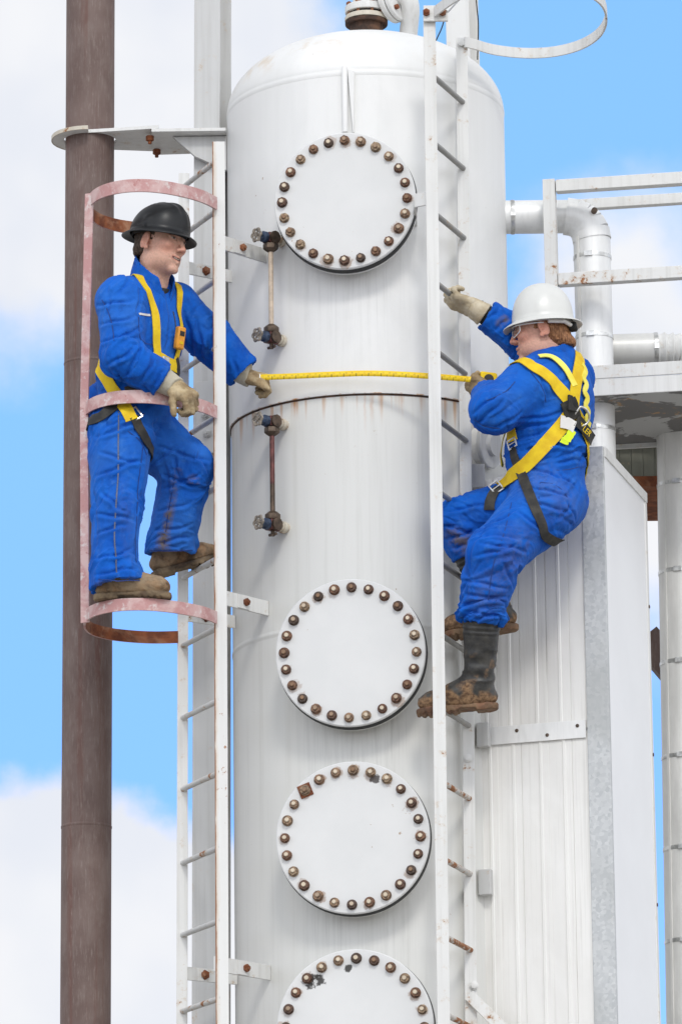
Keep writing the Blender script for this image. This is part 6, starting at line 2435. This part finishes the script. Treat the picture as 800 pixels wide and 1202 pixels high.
def worker_climb():
    u = M
    hc = W(636, 392, -214)
    hf, hu = vdir(-0.985, 0.06, 0.10), Vector((0.02, 0, 1))
    neck_b, neck_a = W(655, 436, -208), W(643, 410, -211)
    sL, sR = W(619, 455, -246), W(666, 444, -180)
    eL, wL = W(579, 482, -268), W(572, 462, -222)
    eR, wR = W(610, 398, -178), W(566, 367, -186)
    sRa, sLa = sR.copy(), sL.copy()
    sRa.x += 1e-4
    sLa.x += 1e-4
    hL, hR = W(637, 596, -236), W(646, 588, -192)
    kL, aL = W(579, 652, -262), W(560, 806, -222)
    kR, aR = W(536, 612, -190), W(580, 716, -178)
    chest, belly, pelv = W(648, 472, -214), W(640, 532, -214), W(641, 584, -214)
    fwd = vdir(-0.76, 0, 0.65)
    side = ZA.cross(fwd).normalized()            # his left
    core = [(pelv, chest, 0.11, 0.115), (chest, neck_b, 0.09, 0.06), (sR, sL, 0.05, 0.05), (sR, eR, 0.045, 0.038), (eR, wR, 0.036, 0.027),
            (sL, eL, 0.045, 0.038), (eL, wL, 0.036, 0.027), (hR, kR, 0.075, 0.05), (kR, aR, 0.05, 0.038), (hL, kL, 0.075, 0.05), (kL, aL, 0.05, 0.038)]
    body, L, ax = head_body('person', 'man in white hard hat and safety glasses climbing the open ladder', hc, hf, hu, neck_a, neck_b, core, 0.2,
                            (0.62, 0.345, 0.255), (0.32, 0.17, 0.09), 0.12, W(545, 836, -215))
    hair_shell(body, L, ax, m_hair2, -0.060, 0.007, 9, 1)
    hat, (hcen, hfh, hl, huh) = hard_hat(body, L, ax, m_hatw, 0.158, 0.124, 0.108, 0.044, 0.032, R(-1), 0.0035)
    MB().lathe(L(-0.122, 0.02, 0.010), -hf + ZA * 0.1, [(0.014, -0.02), (0.020, -0.012), (0.021, 0.006), (0.016, 0.012)], 20).build('ratchet_knob', m_blk, hat, 40)
    MB().tube([L(-0.03, 0.095, 0.022), L(-0.09, 0.075, 0.02), L(-0.118, 0.02, 0.012)], 0.009, 10).build('nape_strap', m_tagw, hat, 40)
    # safety glasses
    gm = NT('clear_lens')
    gm.b.inputs['Transmission Weight'].default_value = 1.0
    gm.b.inputs['IOR'].default_value = 1.1
    gm.set((0.95, 0.97, 0.98), 0.03, 0.0, 0.6)
    gl = MB()
    m_fr = mat_plain('clear_white_frame', (0.80, 0.82, 0.82), 0.25, 0, 0.03)
    for s_ in (-1, 1):
        gl.tube(catmull([L(0.110, s_ * 0.008, 0.022), L(0.108, s_ * 0.035, 0.025), L(0.096, s_ * 0.062, 0.023), L(0.074, s_ * 0.076, 0.022), L(0.02, s_ * 0.085, 0.022), L(-0.012, s_ * 0.085, 0.020)], 4), 0.0028, 8)
    go = gl.build('safety_glasses', m_fr, body, 40)
    for s_ in (-1, 1):
        pts = [L(0.112, s_ * 0.008, 0.020), L(0.109, s_ * 0.035, 0.023), L(0.097, s_ * 0.060, 0.021), L(0.080, s_ * 0.073, 0.020)]
        pts2 = [L(0.110, s_ * 0.012, 0.000), L(0.105, s_ * 0.030, -0.012), L(0.094, s_ * 0.055, -0.010), L(0.080, s_ * 0.072, 0.000)]
        lm = MB()
        for i in range(3):
            lm.prism([pts[i], pts[i + 1], pts2[i + 1], pts2[i]], hf * 0.0015)
        lm.build('lens', gm.m, go, 40)
        MB().tube(catmull([pts[0], pts2[0], pts2[1], pts2[2], pts2[3], pts[3]], 4), 0.0020, 8).build('lens_rim', m_fr, go, 40)

    tax = (side, fwd, ZA)
    spec = [
        ('ell', chest, (55 * u, 42 * u, 62 * u), tax, 0.03),
        ('ell', belly, (49 * u, 45 * u, 62 * u), tax, 0.04),
        ('ell', pelv, (45 * u, 44 * u, 45 * u), tax, 0.04),
        ('ell', W(650, 590, -216), (33 * u, 32 * u, 34 * u), None, 0.04),
        ('cone', sL, sR, 27 * u, 27 * u, 0.04),
        ('cone', sR, neck_b, 26 * u, 22 * u, 0.04), ('cone', sL, neck_b, 26 * u, 22 * u, 0.04),
        ('cone', neck_b - fwd * 0.01, neck_a - (neck_a - neck_b) * 0.55 - fwd * 0.02, 25 * u, 20 * u, 0.02),
        ('cone', sLa, eL, 30 * u, 27 * u, 0.025), ('cone', eL, wL, 27 * u, 18 * u, 0.02),
        ('cone', sRa, eR, 27 * u, 22 * u, 0.025), ('cone', eR, wR, 22 * u, 17 * u, 0.02),
        ('cone', hL, kL, 39 * u, 30.5 * u, 0.03), ('cone', kL, W(565, 725, -243), 32 * u, 25 * u, 0.025),
        ('cone', hR, kR, 40 * u, 26 * u, 0.03), ('cone', kR, W(556, 660, -185), 25 * u, 21 * u, 0.02),
    ]
    dL, dR = (wL - eL).normalized(), (wR - eR).normalized()
    hemL, hemR = W(566, 729, -242), W(551, 652, -186)
    lL, lR = (aL - kL).normalized(), (aR - kR).normalized()
    cuts = [(wL - dL * 0.015, dL, 0.10), (wR - dR * 0.022, dR, 0.09), (hemL, lL, 0.13), (hemR, lR, 0.10)]
    hol = [(wL - dL * 0.03, wL + dL * 0.06, 15 * u, 15 * u), (wR - dR * 0.04, wR + dR * 0.06, 14 * u, 14 * u), (hemL - lL * 0.02, hemL + lL * 0.09, 22 * u, 22 * u), (hemR - lR * 0.015, hemR + lR * 0.08, 18 * u, 18 * u)]
    bones = [(sR, eR, 24 * u, 0.008, 13, 0.4, 0.9, 1.4), (eR, wR, 19 * u, 0.008, 15, 0.9, 0.8, 2.4), (sL, eL, 28 * u, 0.008, 11, 0.5, 0.8, 3.4), (eL, wL, 22 * u, 0.007, 15, 0.7, 0.4, 4.4),
             (hR, kR, 33 * u, 0.009, 11, 0.8, 0.8, 5.4), (kR, aR, 23 * u, 0.010, 13, 0.9, 0.8, 6.4), (hL, kL, 39 * u, 0.009, 10, 0.7, 0.9, 7.4), (kL, W(565, 725, -243), 29 * u, 0.013, 15, 0.7, 1.3, 8.4),
             (pelv, belly, 48 * u, 0.010, 12, 0.4, 1.3, 9.4), (belly, chest, 50 * u, 0.011, 12, 1.3, 0.2, 10.4)]
    spots = [(W(548, 640, -215), W(528, 632, -215), 0.05, 0.8), (W(610, 640, -280), W(570, 700, -280), 0.09, 0.22), (W(630, 560, -265), W(660, 590, -265), 0.10, 0.18), (W(592, 375, -200), W(578, 385, -210), 0.02, 0.8)]
    cov, ska, sk = coverall(body, spec, bones, cuts, hol, spots, (eR, eL, sRa, sLa), F2)
    # folded shirt collar
    CF = Field(V3(neck_b) - 0.25, V3(neck_b) + 0.25, 0.0042)
    ca, cb = neck_b - fwd * 0.012, neck_a - fwd * 0.014
    nd = (cb - ca).normalized()
    CF.cone(ca - nd * 0.03, cb, 0.100, 0.074, 0.02)
    CF.cut(cb - nd * 0.024, (nd + fwd * 0.25).normalized(), 0.25)
    CF.cone(ca - nd * 0.06, cb + nd * 0.12, 0.082, 0.067, 0.003, 'sub')
    CF.cut(ca + nd * 0.004, -nd, 0.25)
    Vt, Fc = CF.mesh()
    Nn = vnormals(Vt, Fc)
    Vt = Vt + Nn * (fbm(Vt * 20, 2) * 0.004)[:, None]
    mesh_obj('collar', Vt, Fc, m_cloth, cov, {'dirt': np.zeros(len(Vt))})
    # dark knitted under-cuff on the raised arm
    KF = Field(V3(wR) - 0.15, V3(wR) + 0.15, 0.004)
    KF.cone(wR - dR * 0.05, wR + dR * 0.02, 0.044, 0.040, 0.01)
    Vt, Fc = KF.mesh()
    Vt = Vt + vnormals(Vt, Fc) * (np.sin(((Vt - V3(wR)) @ V3(dR)) * 520) * 0.0012)[:, None]
    mesh_obj('knit_cuff', Vt, Fc, m_blk, cov)
    # seams on the back
    m_seam = mat_plain('navy_seam', (0.008, 0.04, 0.20), 0.8)
    for pts, kk_ in (([(622, 437), (634, 452), (640, 472)], ska), ([(571, 470), (590, 462), (604, 448)], ska), ([(622, 548), (646, 552), (668, 551), (684, 546)], sk), ([(634, 566), (656, 572), (668, 592), (648, 606), (632, 590), (634, 566)], sk), ([(600, 590), (590, 630), (578, 665), (572, 710)], ska), ([(556, 452 + 40), (566, 500), (586, 503)], ska)):
        strap(cov, kk_, pts, 0.0035, m_seam, 'seam', 0.0008, 0.0004)

    # gloves
    hand(body, 'glove', W(557, 362, -191), vdir(-0.92, -0.36, 0.0), vdir(-0.30, 0.80, -0.50), -1, [(0.7, 1.3, 0.8), (0.75, 1.35, 0.8), (0.75, 1.35, 0.8), (0.8, 1.3, 0.8)],
         (0.72, 0.45, 0.60, 0.4), dR, m_glove2, m_glove2, 0.050, (0.041, 0.049), 0.98)
    hand(body, 'glove', wL + dL * 0.012, vdir(-0.75, -0.60, 0.25), vdir(-0.55, 0.35, -0.75), -1, [(0.9, 1.2, 0.6), (1.1, 1.3, 0.6), (1.2, 1.3, 0.6), (1.25, 1.3, 0.6)],
         (0.75, 0.45, 0.45, 0.5), dL, m_glove1, m_cuff2, 0.060, (0.041, 0.056), 0.92)

    # rubber boots
    boot(body, aL, vdir(-1, 0.06, 0.10), Vector((0.06, 0, 1)), W(565, 724, -242), 0.076, (m_boot2, m_foot2, m_sole2), 0.315, 0.075, True, ank_h=0.100)
    boot(body, aR, vdir(-1, 0.10, 0.12), Vector((0.10, 0, 1)), W(548, 645, -187), 0.066, (m_boot2, m_foot2, m_sole2), 0.300, 0.085, True, ank_h=0.095)

    # harness
    har = MB().box(sk.px(669, 474)[0] + (-fwd) * 0.008, (0.024, 0.005, 0.032), tax).build('harness', m_blk, body, 0, 0.003)
    strap(har, ska, [chest + fwd * 0.16 + side * 0.07, W(606, 432, -236), (619, 428), (634, 436), (650, 452), (664, 467), (672, 478)], 15 * u, m_yel, lift=0.001)
    strap(har, ska, [chest + fwd * 0.16 - side * 0.07, W(672, 412, -186), (679, 422), (676, 440), (673, 458), (671, 476)], 15 * u, m_yel, lift=0.003)
    strap(har, sk, [(632, 421), (646, 421), (657, 429), (666, 442), (672, 454)], 8 * u, m_lime, lift=0.006)
    wav = []
    for i in range(10):
        y = 428 + i * 8
        wav.append((681 + (3.0 if i % 2 else -1.0) + 0.07 * (y - 428), y))
    strap(har, ska, wav, 7 * u, m_lime, lift=0.006)
    strap(har, sk, [(671, 480), (661, 496), (646, 515), (628, 535), (610, 553), (594, 566), (587, 572)], 17 * u, m_yel, lift=0.002)
    strap(har, sk, [(674, 484), (681, 498), (686, 513), (688, 530), W(688, 546, -198), W(682, 572, -180)], 14 * u, m_yel, lift=0.001)
    buckle(har, ska, 583, 574, R(-40), 0.040, 0.050, m_buck, off=0.014)
    strap(har, ska, [(586, 573), (579, 580), (575, 590), (574, 599)], 12 * u, m_blk, lift=0.001)
    strap(har, sk, [(599, 490), (600, 503), (602, 518)], 15 * u, m_yel)
    strap(har, sk, [(594, 496), (592, 515), (588, 535), (584, 550)], 9 * u, m_yel, lift=0.008)
    buckle(har, sk, 602, 521, R(-15), 0.042, 0.036, m_buck)
    strap(har, sk, [(602, 526), (606, 542), (612, 556), (617, 570), (623, 586), (630, 604), (636, 618), (639, 630), pelv - fwd * 0.08 + side * 0.02 - ZA * 0.20], 11.5 * u, m_blk)
    # D-ring, tags
    p, n = sk.px(678, 488)
    if p is None:
        p, n = sk.near(W(678, 488, -250))
    n = (n * 0.5 + (CAM - p).normalized() * 0.5).normalized()
    a_ = (rt * 0.80 - up * 0.60)
    a_ = (a_ - n * a_.dot(n)).normalized()
    b_ = n.cross(a_)
    c = p + n * 0.020
    ring = []
    for k in range(25):
        t = 2 * math.pi * k / 24
        x, y = math.cos(t) * 0.042, math.sin(t) * 0.036
        if x < -0.024:
            x = -0.024
        ring.append(c + a_ * x + b_ * y)
    MB().tube(ring, 0.0048, 10, caps=False).build('d_ring', m_buck, har, 50)
    pad, pn = sk.px(669, 478)
    strap(har, sk, [(664, 470), (668, 481), (671, 492)], 21 * u, m_blk, 'back_pad', 0.006, 0.008)
    strap(har, sk, [(655, 496), (663, 498), (671, 503)], 15 * u, m_tagw, 'white_tag', 0.002, 0.014)
    strap(har, sk, [(669, 506), (665, 514), (660, 523)], 9.5 * u, m_neon, 'neon_tab', 0.002, 0.012)
    lab, ps, ns = strap(har, sk, [(672, 494), (680, 503), (689, 517)], 16 * u, m_blk, 'maker_label', 0.003, 0.016)
    # the maker's word on the label
    i0 = len(ps) // 2
    tg_ = (ps[-1] - ps[0]).normalized()
    nn_ = (ns[i0] * 0.5 + (CAM - ps[i0]).normalized() * 0.5).normalized()
    tg_ = (tg_ - nn_ * tg_.dot(nn_)).normalized()
    bb_ = nn_.cross(tg_)
    fc = bpy.data.curves.new('maker_word', 'FONT')
    fc.body = 'MILLER'
    fc.size = 0.034
    fc.align_x = 'CENTER'
    fc.align_y = 'CENTER'
    fc.extrude = 0.0008
    ft_ = bpy.data.objects.new('maker_word_curve', fc)
    me_ = bpy.data.meshes.new_from_object(ft_)
    bpy.data.objects.remove(ft_)
    me_.materials.clear()
    me_.materials.append(m_yel)
    fo = bpy.data.objects.new('maker_word', me_)
    link(fo, lab)
    wm_ = Matrix((tg_, bb_, nn_)).transposed().to_4x4()
    wm_.translation = ps[i0] + nn_ * 0.027 - origin_of(lab)
    fo.matrix_basis = wm_ @ Matrix.Diagonal((0.78, 1, 1, 1))
    return body


P1 = worker_cage()
P2 = worker_climb()

# ------------------------------------------------------------------ the tape between them
def mat_tape():
    t = NT('yellow_tape_blade')
    p = t.pos()
    sep = t.n('ShaderNodeSeparateXYZ')
    t.l(t.n('ShaderNodeUVMap').outputs[0], sep.inputs[0])
    U, V = sep.outputs[0], sep.outputs[1]

    def ticks(per, wd, v0):
        fr = t.math('FRACT', t.math('DIVIDE', U, per))
        a = t.math('LESS_THAN', fr, wd)
        return t.math('MULTIPLY', a, t.math('LESS_THAN', V, v0))
    k = t.math('MAXIMUM', ticks(0.0508, 0.09, 0.62), ticks(0.0254, 0.10, 0.34))
    # numbers read only as small dark marks at each inch and a bigger one at each foot
    fr = t.math('FRACT', t.math('DIVIDE', U, 0.0254))
    nm = t.math('MULTIPLY', t.math('MULTIPLY', t.math('GREATER_THAN', fr, 0.30), t.math('LESS_THAN', fr, 0.62)),
                t.math('MULTIPLY', t.math('GREATER_THAN', V, 0.50), t.math('LESS_THAN', V, 0.80)))
    gl = t.math('GREATER_THAN', t.noise(t.pos((520, 520, 520)), 1.0, 1), 0.5)
    nm = t.math('MULTIPLY', nm, gl)
    k = t.math('MAXIMUM', k, t.math('MULTIPLY', nm, 0.9))
    n = t.noise(p, 16, 4)
    c = t.mix(t.remap(n, 0.35, 0.7), (0.90, 0.64, 0.014), (0.86, 0.56, 0.012))
    c = t.mix(t.math('MULTIPLY', k, 0.6), c, (0.10, 0.06, 0.01))
    return t.set(c, 0.32, 0.0, 0.5)


ta = [W(305, 443, -152), W(345, 441.5, -166), W(390, 439.5, -181), W(431, 438.3, -190), W(470, 439.5, -197), W(510, 442, -208), W(552, 445.5, -226)]
crv = catmull(ta, 14)
tape = thing('tape_measure', 'yellow measuring tape stretched across the vessel between the two workers', 'tape measure', crv[0])
vs, fs, us = [], [], []
acc = 0.0
n_ = len(crv)
for i, p in enumerate(crv):
    if i:
        acc += (p - crv[i - 1]).length
    tg_ = (crv[min(i + 1, n_ - 1)] - crv[max(i - 1, 0)]).normalized()
    upv = (ZA - tg_ * ZA.dot(tg_)).normalized()
    nr = tg_.cross(upv)
    if nr.y > 0:
        nr = -nr
    for k, (v, o) in enumerate(((-0.0118, 0.0004), (0.0, 0.0), (0.0118, 0.0004))):
        vs.append(p + upv * v + nr * o)
        us.append((acc, k / 2))
for i in range(n_ - 1):
    for k in range(2):
        a = i * 3 + k
        fs.append([a, a + 3, a + 4, a + 1])
tb = MB().add(vs, fs).build('blade', mat_tape(), tape, 60)
uv = tb.data.uv_layers.new(name='UVMap')
for lp in tb.data.loops:
    uv.data[lp.index].uv = us[lp.vertex_index]
so = tb.modifiers.new('thickness', 'SOLIDIFY')
so.thickness = 0.0008
hk = MB().box(crv[0], (0.002, 0.004, 0.014)).build('end_hook', m_buck, tape, 0, 0.0005)
cc_ = W(573, 446, -214)
MB().box(cc_, (0.034, 0.016, 0.030), (vdir(1, 0.12, 0.1), vdir(0.1, 0.0, -1), ZA)).build('case', m_yel, tape, 40, 0.008, seg=3)
MB().lathe(cc_ + vdir(0, 0, -1) * 0.016, vdir(0, 0, -1), [(0.020, 0), (0.019, 0.002), (0.004, 0.0025)], 28).build('case_disc', m_dark, tape, 40)
